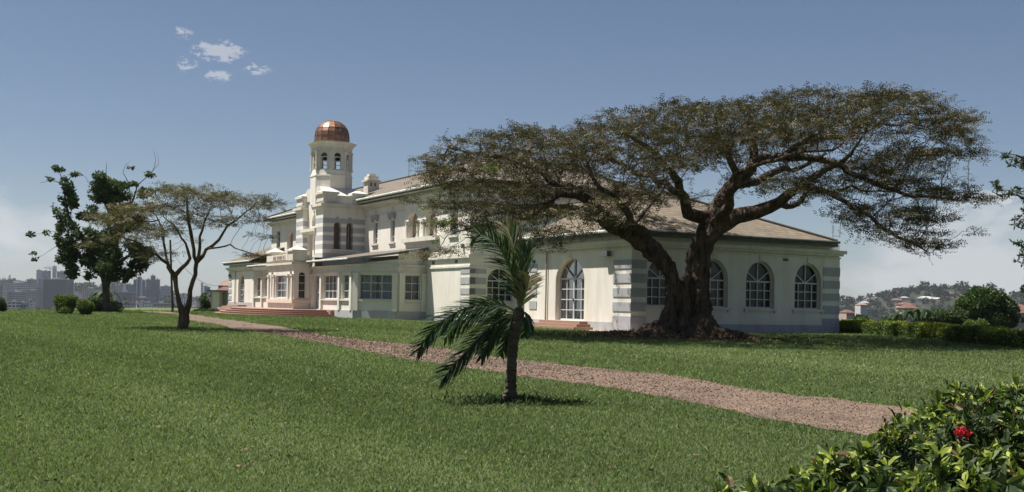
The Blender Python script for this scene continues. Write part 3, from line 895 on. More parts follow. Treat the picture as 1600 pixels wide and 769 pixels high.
for a in (30.12, 32.5, 36.45, 38.6): pil(VF, a)
for a in (.2, CL - .2): pil(VC, a, .36)
for a in (-.02, 1.66): pil(VS, a, .34)
for F_, a0, a1, x in ((VF, 29.7, 38.8, .03), (VC, -.05, CL + .05, .02), (VS, -.3, 1.85, .01)):
    boxes('entablature', T, [(a0, a1, 3.27 + x * .1, 3.36, .001, .1 + x), (a0, a1, 3.70 + x * .1, 3.82, .001, .22 + x)], F_)
    hi = 36.6 if F_ is VF else a1
    boxes('plinth', M['plinth'], [(a0, hi, 0, .6 + x * .1, .001, .07 + x)], F_)
# pale soffit board and lean-to roof
zv = lambda v: 4.25 + (v + 3.1) * .172
lean = [(27.0, 1.85), (27.0, -.5), (29.6, -3.1), (38.75, -3.1), (38.75, 1.85)]
roof_poly('veranda_roof', [[(u_, v_, zv(v_)) for u_, v_ in lean]], M['tileold'])
mb = MB()
for k in range(3):
    a, b = lean[k], lean[k + 1]
    pa, pb = P(*a, zv(a[1]) - .16), P(*b, zv(b[1]) - .16); d = pb - pa
    i_ = Vector((1, 0, 0)) if k == 2 else (Vector((0, 1, 0)) if k == 0 else Vector((.7, .7, 0)))
    mb.obox(pa, d, i_ * .04, Vector((0, 0, .15)))
mb.build('fascia', M['greenfascia'], BO)
mb = MB(); lo = lean[:4] + [(38.75, -2.6), (29.85, -2.6), (27.5, -.25), (27.5, 1.85)]
mb.add([P(u_, v_, zv(v_) - .17) for u_, v_ in lo], [(0, 1, 6, 7), (1, 2, 5, 6), (2, 3, 4, 5)])
mb.build('soffit', M['pinkwall'], BO)
mb = MB(); mb.tube([P(29.6, -3.17, 4.2), P(38.7, -3.17, 4.2)], .07, 8); mb.build('gutter', M['gutter'], BO)

# veranda to the left of the bay
LV = Face((0, -2.6), (1, 0), (0, -1))
lw = [(50.35, 51.75), (52.25, 54.2)]
wall('veranda_wall', LV, [(45.45, 0), (54.75, 0), (54.75, 3.85), (45.45, 3.85)], [arch_pts(*q, 1.5, 3.2, 3.2) for q in lw] + [arch_pts(46.2, 47.7, .6, 3.15, 3.15), arch_pts(48.2, 49.8, 1.5, 3.2, 3.2)], W, .25)
for q in lw + [(48.2, 49.8)]: window('window', LV, *q, 1.5, 3.2, 3.2, .2, 2, 3, fan=False, glass='thin', curtain=1, thick=.05)
window('door', LV, 46.2, 47.7, .6, 3.15, 3.15, .2, 4, 4, fan=False, sill=False, glass='thin', thick=.07, heavy=(2,))
for a in (45.8, 48.0, 50.05, 52.0, 54.5): pil(LV, a)
wall('veranda_wall', Face((54.75, -2.6), (1, 1), (1, -1)), [(0, 0), (3.2, 0), (3.2, 3.85), (0, 3.85)], [], W)
wall('veranda_wall', Face((57.0, -.35), (0, 1), (1, 0)), [(0, 0), (2.35, 0), (2.35, 4.8), (0, 4.4)], [], W)
boxes('entablature', T, [(45.5, 54.9, 3.27, 3.36, .001, .12), (45.5, 54.9, 3.7, 3.82, .001, .24)], LV)
roof_poly('veranda_roof', [[(45.5, 1.98, zv(1.98)), (45.5, -3.1, 4.25), (55.0, -3.1, 4.25), (57.5, -.6, zv(-.6)), (57.5, 1.98, zv(1.98))]], M['tileold'])
boxes('fascia', M['greenfascia'], [(45.5, 55.0, -3.12, -3.08, 4.08, 4.23)])
mb = MB(); mb.tube([P(45.5, -3.17, 4.2), P(55.0, -3.17, 4.2)], .07, 8); mb.build('gutter', M['gutter'], BO)
# low connecting roof and wall to the left wing
wall('link_wall', Face((57, 1.9), (1, 0), (0, -1)), [(0, 0), (4.3, 0), (4.3, 4.7), (0, 4.7)], [], W)

# ---- projecting entrance bay
BF = Face((0, -4.05), (1, 0), (0, -1)); BS = Face((38.82, 0), (0, 1), (-1, 0))
wall('bay_wall', BF, [(38.82, 0), (45.45, 0), (45.45, 4.5), (38.82, 4.5)], [arch_pts(40.35, 43.45, 1.43, 3.17, 3.17), arch_pts(39.25, 39.8, 1.43, 3.2, 3.6), arch_pts(44.1, 44.65, 1.43, 3.2, 3.6)], W, .25)
wall('bay_wall', BS, [(-4.05, 0), (-2.6, 0), (-2.6, 4.5), (-4.05, 4.5)], [arch_pts(-3.66, -3.1, 1.4, 3.15, 3.42)], W, .2)
wall('bay_wall', Face((45.45, -4.05), (0, 1), (1, 0)), [(0, 0), (1.45, 0), (1.45, 4.5), (0, 4.5)], [], W)
window('window', BF, 40.35, 43.45, 1.43, 3.17, 3.17, .2, 3, 3, fan=False, glass='thin', curtain=2, thick=.05)
boxes('niche', M['pinkwall'], [(39.2, 39.85, 1.4, 3.65, -.27, -.25), (44.05, 44.7, 1.4, 3.65, -.27, -.25)], BF)
window('window', BS, -3.66, -3.1, 1.4, 3.15, 3.42, .12, 1, 3, fan=False, glass='glass', thick=.04, sill=False)
for a in (39.05, 40.05, 43.75, 44.95 + .2): pil(BF, a, .26, 3.25, .12, 1.2)
boxes('bay_sill', M['pinkwall'], [(38.8, 45.5, 1.02, 1.3, .001, .16)], BF)
boxes('bay_sill', M['pinkwall'], [(-4.21, -2.61, 1.021, 1.299, .001, .16)], BS)
boxes('parapet', W, [(38.82, 45.45, -4.05, -3.75, 4.5, 4.72), (38.82, 39.12, -3.75, -2.6, 4.5, 4.72), (39.8, 44.4, -4.2, -3.85, 4.33, 4.78)])
boxes('cornice', T, [(38.66, 45.6, 3.98, 4.14, .001, .2)], BF)
boxes('cornice', T, [(-4.25, -2.62, 3.981, 4.139, .001, .16)], BS)
for u0, u1 in ((38.7, 40.0), (44.3, 45.55)):
    mb = MB(); mb.box(-4.2, -3.1, u0, u1, 4.3, 4.98); mb.box(-4.28, -3.0, u0 - .08, u1 + .08, 4.98, 5.1)
    c_ = ((u0 + u1) / 2)
    mb.add([P(u0 - .06, -4.26, 5.1), P(u1 + .06, -4.26, 5.1), P(u1 + .06, -3.02, 5.1), P(u0 - .06, -3.02, 5.1), P(c_, -3.65, 5.45)], [(0, 1, 4), (1, 2, 4), (2, 3, 4), (3, 0, 4)])
    mb.build('parapet_pier', T, BO)
boxes('inscription_panel', M['pinkwall'], [(40.4, 43.8, 4.36, 4.76, .15, .17)], BF)
mb = MB(); rr = random.Random(4); a = 43.7
for word in (3, 5, 2):          # worn relief lettering, no longer legible
    for k in range(word):
        BF.box(mb, a - .2, a - .15, 4.42, 4.68, .17, .2); BF.box(mb, a - .15, a - .06, 4.42 + .12 * rr.random(), 4.5 + .12 * rr.random(), .17, .195)
        a -= .27
    a -= .18
mb.build('inscription', M['lettering'], BO)
roof_poly('bay_roof', [[(38.9, -3.8, 4.5), (45.4, -3.8, 4.5), (45.4, -1.5, 4.6), (38.9, -1.5, 4.6)]], M['trim'])

# ---- curved red steps and platform
def steps_shape(ra, rb):
    pts = []
    for i in range(41):
        t_ = math.pi * i / 40
        pts.append((-2.55 - rb * abs(math.sin(t_)) ** .8, 43.0 + ra * (abs(math.cos(t_)) ** .8) * (1 if math.cos(t_) > 0 else -1)))
    return pts
mb = MB()
for k in range(4): mb.prism(steps_shape(10.0 - k * .42, 5.6 - k * .42), k * .14, (k + 1) * .14 - .035)
mb.build('entrance_steps', M['brickdark'], BO)
mb = MB()
for k in range(4): mb.prism(steps_shape(10.04 - k * .42, 5.64 - k * .42), (k + 1) * .14 - .035, (k + 1) * .14)
mb.build('step_tread', M['brick'], BO)
boxes('platform', M['brick'], [(33.4, 61.3, -3.0, -.6, .02, .555), (52.5, 69.0, -2.6, -.85, .02, .3)])
mb = MB()
for k in range(3): mb.box(-2.5 + k * .4, -.86, 63.6 + k * .1 - .3, 68.2 - k * .25, .3 + k * .13, .43 + k * .13)
mb.build('entrance_steps', M['brick'], BO)

# ---- tower
TV0, TV1, TU0, TU1 = -1.5, 2.0, 39.7, 46.4
TS = Face((TU0, 0), (0, 1), (-1, 0)); TF = Face((0, TV0), (1, 0), (0, -1)); TC = Face((0, -1.1), (1, 0), (0, -1))
ST = M['striped']
wall('tower_wall', TS, [(TV0, 3.8), (TV1, 3.8), (TV1, 8.55), (TV0, 8.55)], [arch_pts(-.6, 0, 5.33, 7.15, 7.42), arch_pts(.44, 1.0, 5.33, 7.15, 7.42)], ST, .5)
boxes('tower_opening', M['vent'], [(-.65, 0.05, 5.28, 7.5, -.52, -.5), (.4, 1.05, 5.28, 7.5, -.52, -.5)], TS)
boxes('window_frame', M['frame'], [(.75, .79, 5.33, 7.3, -.47, -.42)], TS)
wall('tower_wall', TF, [(TU0, 3.8), (41.5, 3.8), (41.5, 8.55), (TU0, 8.55)], [], ST)
wall('tower_wall', TF, [(44.6, 3.8), (TU1, 3.8), (TU1, 8.55), (44.6, 8.55)], [], ST)
wall('tower_return', Face((44.6, TV0), (0, 1), (-1, 0)), [(0, 3.8), (.4, 3.8), (.4, 9.6), (0, 9.6)], [], ST)
wall('tower_return', Face((41.5, TV0), (0, 1), (1, 0)), [(0, 3.8), (.4, 3.8), (.4, 9.6), (0, 9.6)], [], ST)
wall('tower_wall', TC, [(41.5, 3.8), (44.6, 3.8), (44.6, 9.9), (44.1, 10.4), (43.05, 10.75), (42.0, 10.4), (41.5, 9.9)], [arch_pts(42.45, 43.55, 7.25, 7.6, 8.25, 1.5), arch_pts(41.75, 42.95, 4.9, 6.65, 6.65), arch_pts(43.3, 44.35, 4.9, 6.65, 6.65)], W, .4)
boxes('tower_opening', M['vent'], [(41.7, 44.4, 4.85, 6.7, -.42, -.4), (42.4, 43.6, 7.2, 8.3, -.42, -.4)], TC)
boxes('balcony_sill', M['trim'], [(41.3, 44.8, 6.78, 7.02, .001, .55), (41.5, 44.6, 6.66, 6.78, .001, .4), (42.3, 43.7, 7.1, 7.2, 0.001, .12)], TC)
boxes('window_hood', T, [(42.9, 43.1, 8.3, 8.6, .001, .1)], TC)
wall('tower_wall', Face((TU1, TV0), (0, 1), (1, 0)), [(0, 3.8), (3.5, 3.8), (3.5, 8.55), (0, 8.55)], [], ST)
boxes('keystone', M['grey'], [(-.42, -.18, 7.5, 7.86, .001, .05), (.6, .84, 7.5, 7.86, .001, .05)], TS)
boxes('tower_sill', T, [(-.75, 1.2, 5.14, 5.26, .001, .14)], TS)
# tower cornice, parapet piers with low pyramid caps, curved parapet
def ring(z0, z1, g, name='cornice', mat=T):
    boxes(name, mat, [(TU0 - g, 41.5 + g * .3, TV0 - g, TV1 + .2, z0, z1), (44.6 - g * .6, TU1 + g, TV0 - g + .002, TV1 + .2, z0 + .001, z1 - .001), (41.5, 44.6, -.9, TV1 + .2, z0 + .002, z1 - .002)])
ring(8.55, 8.66, .08); ring(8.66, 8.86, .26)
for (u0, u1, v0, v1) in ((TU0 + .0, 41.3, TV0 + .0, -.35), (TU0 + .02, 41.2, .95, TV1 + .1), (44.8, TU1 - .0, TV0 + .0, -.35), (44.8, TU1 - .02, .95, TV1)):
    mb = MB(); mb.box(v0, v1, u0, u1, 8.86, 9.62); mb.box(v0 - .05, v1 + .05, u0 - .05, u1 + .05, 9.05, 9.15)
    mb.box(v0 - .12, v1 + .12, u0 - .12, u1 + .12, 9.62, 9.8)
    mb.add([P(u0 - .1, v0 - .1, 9.8), P(u1 + .1, v0 - .1, 9.8), P(u1 + .1, v1 + .1, 9.8), P(u0 - .1, v1 + .1, 9.8), P((u0 + u1) / 2, (v0 + v1) / 2, 10.12)], [(0, 1, 4), (1, 2, 4), (2, 3, 4), (3, 0, 4)])
    mb.build('parapet_pier', T, BO)
boxes('parapet', W, [(TU0 + .1, TU0 + .45, -.35, .95, 8.86, 9.42), (TU0 + .02, TU0 + .5, -.3, .93, 9.42, 9.55)]); boxes('parapet', W, [(TU1 - .45, TU1 - .1, -.35, .95, 8.86, 9.5)])
tcu, tcv = 43.05, .3


def octa(r, z): return [P(tcu + r * math.cos(math.radians(22.5 + 45 * k)), tcv + r * math.sin(math.radians(22.5 + 45 * k)), z) for k in range(8)]
def loft(name, prof, mat, n=8, parent=None):
    mb = MB()
    for r, z in prof:
        mb.v += [tuple(q) for q in octa(r, z)]
    m = len(prof)
    mb.f = [(i * 8 + k, i * 8 + (k + 1) % 8, (i + 1) * 8 + (k + 1) % 8, (i + 1) * 8 + k) for i in range(m - 1) for k in range(8)] + [tuple(range((m - 1) * 8, m * 8)), tuple(range(8))[::-1]]
    return mb.build(name, mat, parent or BO)
mb = MB()
lo_ = [P(TU0 + .3, TV0 + .3, 9.3), P(TU1 - .3, TV0 + .3, 9.3), P(TU1 - .3, TV1, 9.3), P(TU0 + .3, TV1, 9.3)]
hi_ = [P(tcu - 1.5, tcv - 1.5, 10.35), P(tcu + 1.5, tcv - 1.5, 10.35), P(tcu + 1.5, tcv + 1.5, 10.35), P(tcu - 1.5, tcv + 1.5, 10.35)]
mb.add(lo_ + hi_, [(0, 1, 5, 4), (1, 2, 6, 5), (2, 3, 7, 6), (3, 0, 4, 7), (4, 5, 6, 7)])
mb.build('tower_cap', T, BO)
loft('turret_base', [(1.68, 9.0), (1.68, 11.25), (1.72, 11.27), (1.72, 11.38), (1.66, 11.4), (1.62, 11.75)], W)
R8 = 1.56
tl = empty('lantern'); tl.parent = BO
side = 2 * R8 * math.sin(math.radians(22.5)); ap = R8 * math.cos(math.radians(22.5))
for k in range(8):
    an = math.radians(45 * k + 45)
    nu, nv = math.cos(an), math.sin(an)
    du, dv = -nv, nu
    F_ = Face((tcu + nu * ap - du * side / 2, tcv + nv * ap - dv * side / 2), (du, dv), (nu, nv))
    wall('lantern_wall', F_, [(0, 11.75), (side, 11.75), (side, 13.5), (0, 13.5)], [arch_pts(side / 2 - .3, side / 2 + .3, 11.85, 12.85, 13.16)], M['trim'], .16, tl)
    wall('lantern_wall', Face((tcu + nu * (ap - .16) - du * side / 2, tcv + nv * (ap - .16) - dv * side / 2), (du, dv), (-nu, -nv)), [(.07, 11.75), (side - .07, 11.75), (side - .07, 13.5), (.07, 13.5)], [arch_pts(side / 2 - .3, side / 2 + .3, 11.85, 12.85, 13.16)], M['trim'], .001, tl)
    boxes('window_frame', M['frame'], [(side / 2 - .3, side / 2 + .3, 12.8, 12.86, -.12, -.05), (side / 2 - .3, side / 2 - .24, 11.85, 12.8, -.12, -.06), (side / 2 + .24, side / 2 + .3, 11.85, 12.8, -.12, -.06), (side / 2 - .24, side / 2 + .24, 12.42, 12.47, -.12, -.06)], F_, tl)
    g = MB(); g.add([F_.p(a_, z_, -.1) for a_, z_ in arch_pts(side / 2 - .3, side / 2 + .3, 12.86, 12.87, 13.16)], [tuple(range(17))]); g.build('pane', M['glass'], tl)
    mb = MB(); c_ = F_.p(0, 0, .0); out_ = (c_ - P(tcu, tcv, 0)).normalized() * .05
    q = c_ + out_
    mb.tube([q + Vector((0, 0, z_)) for z_ in (11.76, 11.9, 11.91, 13.1, 13.11, 13.3)], [.13, .13, .09, .08, .11, .15], 10); mb.build('column', T, tl)
loft('turret_cornice', [(1.6, 13.35), (1.66, 13.36), (1.66, 13.62), (1.74, 13.7), (1.82, 13.85), (1.98, 13.95), (2.0, 14.03), (1.4, 14.06)], T)
mb = MB(); n = 16; rd_ = 1.40
prof = [(1.46, 14.05), (1.46, 14.12), (rd_, 14.14), (rd_, 14.62)] + [(rd_ * math.cos(math.radians(a)), 14.62 + 1.32 * math.sin(math.radians(a))) for a in (14, 28, 29, 44, 58, 59, 72, 84)] + [(0.05, 15.94)]
for i, (r_, z_) in enumerate(prof):
    for k in range(n):
        a = 2 * math.pi * (k + .5) / n; mb.v.append(tuple(P(tcu + r_ * math.cos(a), tcv + r_ * math.sin(a), z_)))
for i in range(len(prof) - 1):
    for k in range(n): mb.f.append((i * n + k, i * n + (k + 1) % n, (i + 1) * n + (k + 1) % n, (i + 1) * n + k))
mb.f.append(tuple((len(prof) - 1) * n + k for k in range(n)))
dm = mb.build('dome', M['copper'], BO)
mb = MB()
for k in range(n):
    a = 2 * math.pi * (k + .5) / n
    mb.tube([P(tcu + (r_ + .01) * math.cos(a), tcv + (r_ + .01) * math.sin(a), z_) for r_, z_ in prof[2:]], .016, 4, False)
for z_, r_ in ((14.62 + .02, rd_ + .01), (14.62 + 1.32 * math.sin(math.radians(28.5)), rd_ * math.cos(math.radians(28.5)) + .012), (14.62 + 1.32 * math.sin(math.radians(58.5)), rd_ * math.cos(math.radians(58.5)) + .012)):
    mb.tube([P(tcu + r_ * math.cos(2 * math.pi * (k + .5) / n), tcv + r_ * math.sin(2 * math.pi * (k + .5) / n), z_) for k in range(n + 1)], .016, 4, False)
mb.build('dome_seam', simple('copper_seam', (.16, .075, .045), .6, .4), dm)

# ------------------------------------------------------------------ growing trees
def grow(limbs, attr, rng, step=.35, infl=3.0, kill=.55, iters=90, up=0.0, rtip=.012, expo=2.3, seed_min=.06):
    """space colonisation: limbs are lists of (x, y, z, radius); attr an (N,3) array of points that pull branches"""
    nodes, par, rmin = [], [], []
    for L in limbs:
        prev = -1
        if L[0] == 'from':            # start at the nearest existing node
            q = np.array(L[1][:3]); prev = int(np.argmin([np.linalg.norm(np.array(n_) - q) for n_ in nodes])); L = L[1:]
        for i, (x, y, z, r) in enumerate(L):
            if prev >= 0:
                a = np.array(nodes[prev]); b = np.array((x, y, z)); r0 = rmin[prev] if i else min(rmin[prev], r)
                k = max(1, int(np.linalg.norm(b - a) / (step * 1.3)))
                off = rng.normal(size=3) * .10; off2 = rng.normal(size=3) * .06
                for j in range(1, k + 1):
                    f = j / k
                    wob = (math.sin(f * math.pi) * off + math.sin(f * 2 * math.pi) * off2) * np.linalg.norm(b - a) * .5
                    nodes.append(tuple(a + (b - a) * f + wob)); par.append(prev); rmin.append(r0 + (r - r0) * f); prev = len(nodes) - 1
            else:
                nodes.append((x, y, z)); par.append(-1); rmin.append(r); prev = len(nodes) - 1
    N = np.array(nodes, float); A = np.array(attr, float); par = list(par); rmin = list(rmin)
    nl = len(N)
    ok = np.array(rmin) < 1e9
    best = np.full(len(A), 1e9); bi = np.zeros(len(A), int)
    new0 = 0
    while True:
        blk = N[new0:]
        for s_ in range(0, len(blk), 400):
            d = np.linalg.norm(A[:, None] - blk[None, s_:s_ + 400], axis=2)
            j = d.argmin(1); dj = d[np.arange(len(A)), j]
            u_ = dj < best; best[u_] = dj[u_]; bi[u_] = j[u_] + s_ + new0
        keep = best > kill
        A, best, bi = A[keep], best[keep], bi[keep]
        iters -= 1
        if len(A) == 0 or iters < 0: break
        act = best < infl
        if not act.any(): infl *= 1.5; continue
        idx = bi[act]; D = A[act] - N[idx]; D /= np.linalg.norm(D, axis=1, keepdims=True)
        S = np.zeros_like(N); np.add.at(S, idx, D); src = np.unique(idx)
        dv = S[src]; L_ = np.linalg.norm(dv, axis=1, keepdims=True)
        dv = dv / (L_ + 1e-6) + rng.normal(size=dv.shape) * .16; dv[:, 2] += up
        dv /= np.linalg.norm(dv, axis=1, keepdims=True)
        new0 = len(N)
        N = np.vstack([N, N[src] + dv * step]); par += [int(i) for i in src]; rmin += [0.0] * len(src)
    n = len(N); child = [[] for _ in range(n)]
    for i, p in enumerate(par):
        if p >= 0: child[p].append(i)
    R_ = np.zeros(n)
    for i in range(n - 1, -1, -1):
        s_ = sum(R_[c] ** expo for c in child[i])
        R_[i] = max(rtip, s_ ** (1 / expo)) if child[i] else rtip
    # limbs drawn by hand keep at least their own thickness; grown wood never exceeds its parent
    for i in range(n):
        if rmin[i] > 0: R_[i] = max(min(R_[i], rmin[i] * 1.25), rmin[i])
        elif par[i] >= 0: R_[i] = min(R_[i], R_[par[i]] * .85 + .002)
    return N, par, child, R_


def wood(mb, N, par, child, R_, rng, thin=4, thick=10, jit=.04, rcut=.0):
    """continuous tubes along every branch"""
    start = [i for i, p in enumerate(par) if p < 0]
    stack = [(None, i) for i in start]
    while stack:
        p, i = stack.pop()
        ch = [i]
        while child[i]:
            cs = sorted(child[i], key=lambda c: -R_[c])
            for c in cs[1:]: stack.append((i, c))
            i = cs[0]; ch.append(i)
        pts = ([N[p]] if p is not None else []) + [N[k] for k in ch]
        rr = ([R_[ch[0]]] if p is not None else []) + [R_[k] for k in ch]
        if len(pts) < 2 or max(rr) < rcut: continue
        ns = thick if rr[0] > .12 else (6 if rr[0] > .04 else thin)
        mb.tube(pts, rr, ns, True, jit if rr[0] > .1 else 0, rng=random)


def sprays(base, dirs, rng, n_pair=6, length=.38, pin=.15, wid=.035, flat=.25, droop=-.1):
    """feathery compound leaves: rows of narrow leaflets either side of a midrib"""
    n = len(base)
    D = dirs.copy(); D[:, 2] = D[:, 2] * .5 + droop; D /= np.linalg.norm(D, axis=1, keepdims=True)
    up = np.tile([0, 0, 1.0], (n, 1)) + rng.normal(size=(n, 3)) * flat
    S = np.cross(D, up); S /= np.linalg.norm(S, axis=1, keepdims=True); Nn = np.cross(S, D)
    L = length * rng.uniform(.6, 1.25, n)
    out = []
    for k in range(n_pair):
        f = (k + .6) / n_pair
        c = base + D * (L * f)[:, None]
        for sgn in (-1, 1):
            dd = S * sgn + D * rng.uniform(.1, .8, (n, 1)) + Nn * rng.uniform(-.35, .25, (n, 1)) + rng.normal(size=(n, 3)) * .18
            out.append(leaves(c, dd, Nn, pin * rng.uniform(.7, 1.15, n) * (1 - .35 * f), np.full(n, wid), rng).reshape(n, 4, 3))
    return np.concatenate(out, 0).reshape(-1, 3), 2 * n_pair


def tree_thing(name, label, cat, loc, group=None):
    o = empty(name, loc); tag(o, label, cat, group); return o


def inv(o):  # put world-space mesh under an empty that has a location only
    return Vector(o.location)


def shift(V, o): return V - np.array(o.location)


def smooth_noise(x, y, seed):
    rng = np.random.default_rng(seed); v = 0
    for k in range(5):
        f = rng.uniform(.15, .7, 2) * (1.5 ** k); ph = rng.uniform(0, 7)
        v = v + np.sin(x * f[0] + y * f[1] + ph) / (1.3 ** k)
    return v / 3


# ------------------------------------------------------------------ the great spreading tree
def big_tree():
    rng = np.random.default_rng(11); random.seed(11)
    Y0 = 46.0
    base = at(1065, 528, Y0); base.z = gzs(base.x, base.y)
    T_ = tree_thing('spreading_tree', 'huge flat-crowned spreading tree with twisted double trunk in front of the right wing', 'tree', base)
    def pt(x, y, Y, r): q = at(x, y, Y); return (q.x, q.y, q.z, r)
    limbs = [
        [pt(1092, 520, 46.2, .45), pt(1090, 470, 46.1, .45), pt(1090, 430, 46.1, .45), pt(1093, 395, 46.1, .48), pt(1103, 372, 46.1, .45), pt(1122, 352, 46.0, .42), pt(1150, 338, 45.9, .34), pt(1180, 332, 45.8, .29), pt(1218, 316, 45.5, .23), pt(1253, 292, 45.3, .17), pt(1292, 264, 45, .12), pt(1330, 240, 44.6, .08)],
        ['from', pt(1253, 292, 45.3, .13), pt(1284, 296, 44.6, .10), pt(1323, 316, 43.8, .09), pt(1362, 340, 43.0, .075), pt(1401, 370, 42.3, .055), pt(1448, 393, 41.8, .03)],
        [pt(1048, 515, 45.8, .35), pt(1052, 475, 45.8, .3), pt(1052, 440, 45.7, .28), pt(1036, 408, 45.5, .32), pt(1010, 382, 45.2, .36), pt(975, 360, 44.8, .31), pt(945, 346, 44.3, .26), pt(925, 318, 44.0, .21), pt(900, 304, 43.6, .17), pt(875, 303, 43.2, .13), pt(852, 318, 42.8, .09)],
        ['from', pt(925, 318, 44.0, .18), pt(890, 292, 44.6, .16), pt(860, 285, 45, .13), pt(835, 262, 45.3, .10), pt(800, 250, 45.6, .07), pt(750, 240, 46, .045), pt(700, 232, 46.2, .03)],
        ['from', pt(945, 346, 44.3, .2), pt(905, 328, 45.3, .14), pt(862, 320, 46.3, .11), pt(828, 340, 47.0, .08), pt(770, 352, 47.6, .05), pt(715, 362, 48, .03)],
        ['from', pt(1100, 372, 46.1, .4), pt(1110, 340, 46.6, .34), pt(1143, 292, 47.0, .30), pt(1178, 249, 47.3, .24), pt(1221, 245, 47.3, .18), pt(1268, 247, 47.2, .15), pt(1323, 269, 47.0, .12), pt(1381, 292, 46.8, .09), pt(1440, 307, 46.7, .06), pt(1500, 314, 46.5, .03)],
        ['from', pt(1178, 249, 47.3, .2), pt(1176, 218, 47.6, .12), pt(1188, 200, 47.9, .06)],
        ['from', pt(1221, 245, 47.3, .16), pt(1280, 215, 48, .11), pt(1350, 195, 48.6, .07), pt(1420, 190, 49, .04)],
        ['from', pt(1110, 340, 46.6, .3), pt(1075, 335, 45.5, .24), pt(1062, 300, 44.6, .2), pt(1048, 268, 44.0, .15), pt(1020, 235, 43.4, .1), pt(980, 210, 43, .06)],
        ['from', pt(1143, 292, 47, .25), pt(1180, 285, 49, .18), pt(1230, 262, 51.5, .12), pt(1290, 240, 53.5, .07)],
        ['from', pt(1062, 300, 44.6, .16), pt(1030, 290, 47.5, .12), pt(990, 270, 50.5, .09), pt(940, 240, 53, .05)],
        ['from', pt(1122, 352, 46, .3), pt(1140, 320, 43.5, .19), pt(1150, 270, 41.0, .13), pt(1140, 230, 39.3, .08)],
        ['from', pt(1150, 270, 41.0, .1), pt(1215, 250, 39.6, .08), pt(1300, 235, 38.8, .05)],
        ['from', pt(1012, 380, 45.2, .2), pt(985, 345, 42.5, .15), pt(950, 300, 40.6, .1), pt(920, 265, 39.4, .06)],
        ['from', pt(1218, 316, 45.5, .13), pt(1260, 300, 47.5, .09), pt(1330, 290, 49.5, .06), pt(1400, 300, 51, .035)],
    ]
    # crown volume
    top = [(655, 245), (690, 222), (740, 204), (800, 197), (850, 205), (880, 214), (900, 192), (950, 176), (1020, 166), (1100, 164), (1200, 150), (1245, 138), (1330, 140), (1420, 150), (1450, 168), (1505, 182), (1525, 215), (1545, 300)]
    bot = [(655, 262), (690, 272), (740, 275), (800, 262), (850, 262), (900, 268), (960, 275), (1040, 262), (1100, 245), (1180, 215), (1240, 215), (1300, 235), (1360, 255), (1420, 250), (1480, 250), (1520, 240), (1545, 315)]
    tx, ty = zip(*top); bx, by = zip(*bot)
    A = []
    def add_pt(x, y, d, R):
        """x, y as seen at 46 m, d the depth offset; farther in depth the crown domes over"""
        Yd = Y0 + d
        q = at(x, y, Y0)
        z = EYE + (q.z - EYE) * (Yd / Y0 if d < 0 else 1 - .12 * (d / R) ** 2)
        A.append((7.08 + (q.x - 7.08) * 1.0 * (Yd / Y0 if d < 0 else 1), Yd, z))
    while len(A) < 4600:
        x = rng.uniform(660, 1525); R = 9.0 * math.sqrt(max(.05, 1 - ((x - 1095) / 450) ** 2))
        d = rng.uniform(-R, R)
        yt, yb = np.interp(x, tx, ty), np.interp(x, bx, by)
        f = rng.random() ** 1.5; y = yt + (yb - yt) * f
        if smooth_noise(x * .022, y * .07 + d * .8, 3) < -.10: continue
        add_pt(x, y, d, R)
    # lower drooping layers: left skirt and right sweeping boughs
    pads = [(720, 285, 46, 45, 10, 3, 90), (712, 326, 45, 36, 9, 2.5, 70), (760, 318, 44, 60, 12, 3, 170), (700, 352, 46, 30, 7, 1.5, 20), (760, 352, 46, 42, 12, 3, 110), (815, 335, 43, 55, 13, 3, 190),
            (830, 300, 46, 60, 12, 4, 160), (900, 335, 42, 50, 10, 3, 120), (880, 268, 44, 60, 14, 4, 130), (690, 395, 45, 30, 6, 1, 25), (815, 385, 42, 45, 8, 1.5, 50), (870, 365, 41, 45, 8, 2, 70),
            (960, 330, 42, 40, 14, 3, 90), (1010, 310, 44, 50, 16, 4, 120), (970, 300, 45, 50, 14, 4, 100),
            (1400, 288, 45, 60, 12, 4, 170), (1460, 300, 46, 60, 10, 3, 170), (1520, 312, 46, 22, 6, 1.5, 70), (1370, 272, 46, 50, 12, 4, 140), (1330, 262, 45, 60, 14, 5, 110),
            (1420, 335, 44, 50, 10, 3, 120), (1450, 350, 43, 30, 8, 2, 60), (1400, 365, 43, 45, 10, 2.5, 90), (1445, 385, 42, 35, 10, 2, 80), (1350, 330, 45, 50, 12, 4, 90), (1330, 345, 44, 20, 8, 2, 30),
            (1490, 205, 46, 30, 12, 3, 110), (1460, 238, 46, 50, 8, 3, 90), (1400, 250, 46, 60, 10, 4, 110), (1280, 300, 45, 40, 12, 4, 50), (1220, 285, 46, 50, 14, 5, 60)]
    for (x, y, Y, rx, ry, rd, n) in pads:
        for _ in range(int(n * .85)):
            q = at(x + rng.normal() * rx * .6, y + rng.normal() * ry * .6, Y + rng.normal() * rd * .6); A.append(tuple(q))
    N, par, child, R_ = grow(limbs, A, rng, step=.30, infl=3.5, kill=.42, iters=85, up=.03, rtip=.011, expo=2.5)
    off = np.array(base)
    mb = MB(); wood(mb, N - off, par, child, R_, rng, 3, 12, .06)
    br = mb.build('branches', M['bark'], T_, smooth=True)
    # trunk and roots as one welded surface
    mb = MB()
    def tb(pts, ns=16, jit=.10):
        P_ = [Vector(at(x, y, Y)) - base for x, y, Y, r in pts]; mb.tube(P_, [p[3] for p in pts], ns, True, jit, rng=random)
    tb([(1098, 534, 46.0, .90), (1095, 515, 46.1, .66), (1092, 490, 46.1, .54), (1091, 455, 46.1, .48), (1090, 425, 46.1, .48), (1093, 398, 46.1, .50), (1103, 372, 46.1, .43), (1122, 352, 46.0, .37), (1150, 338, 45.9, .30)])
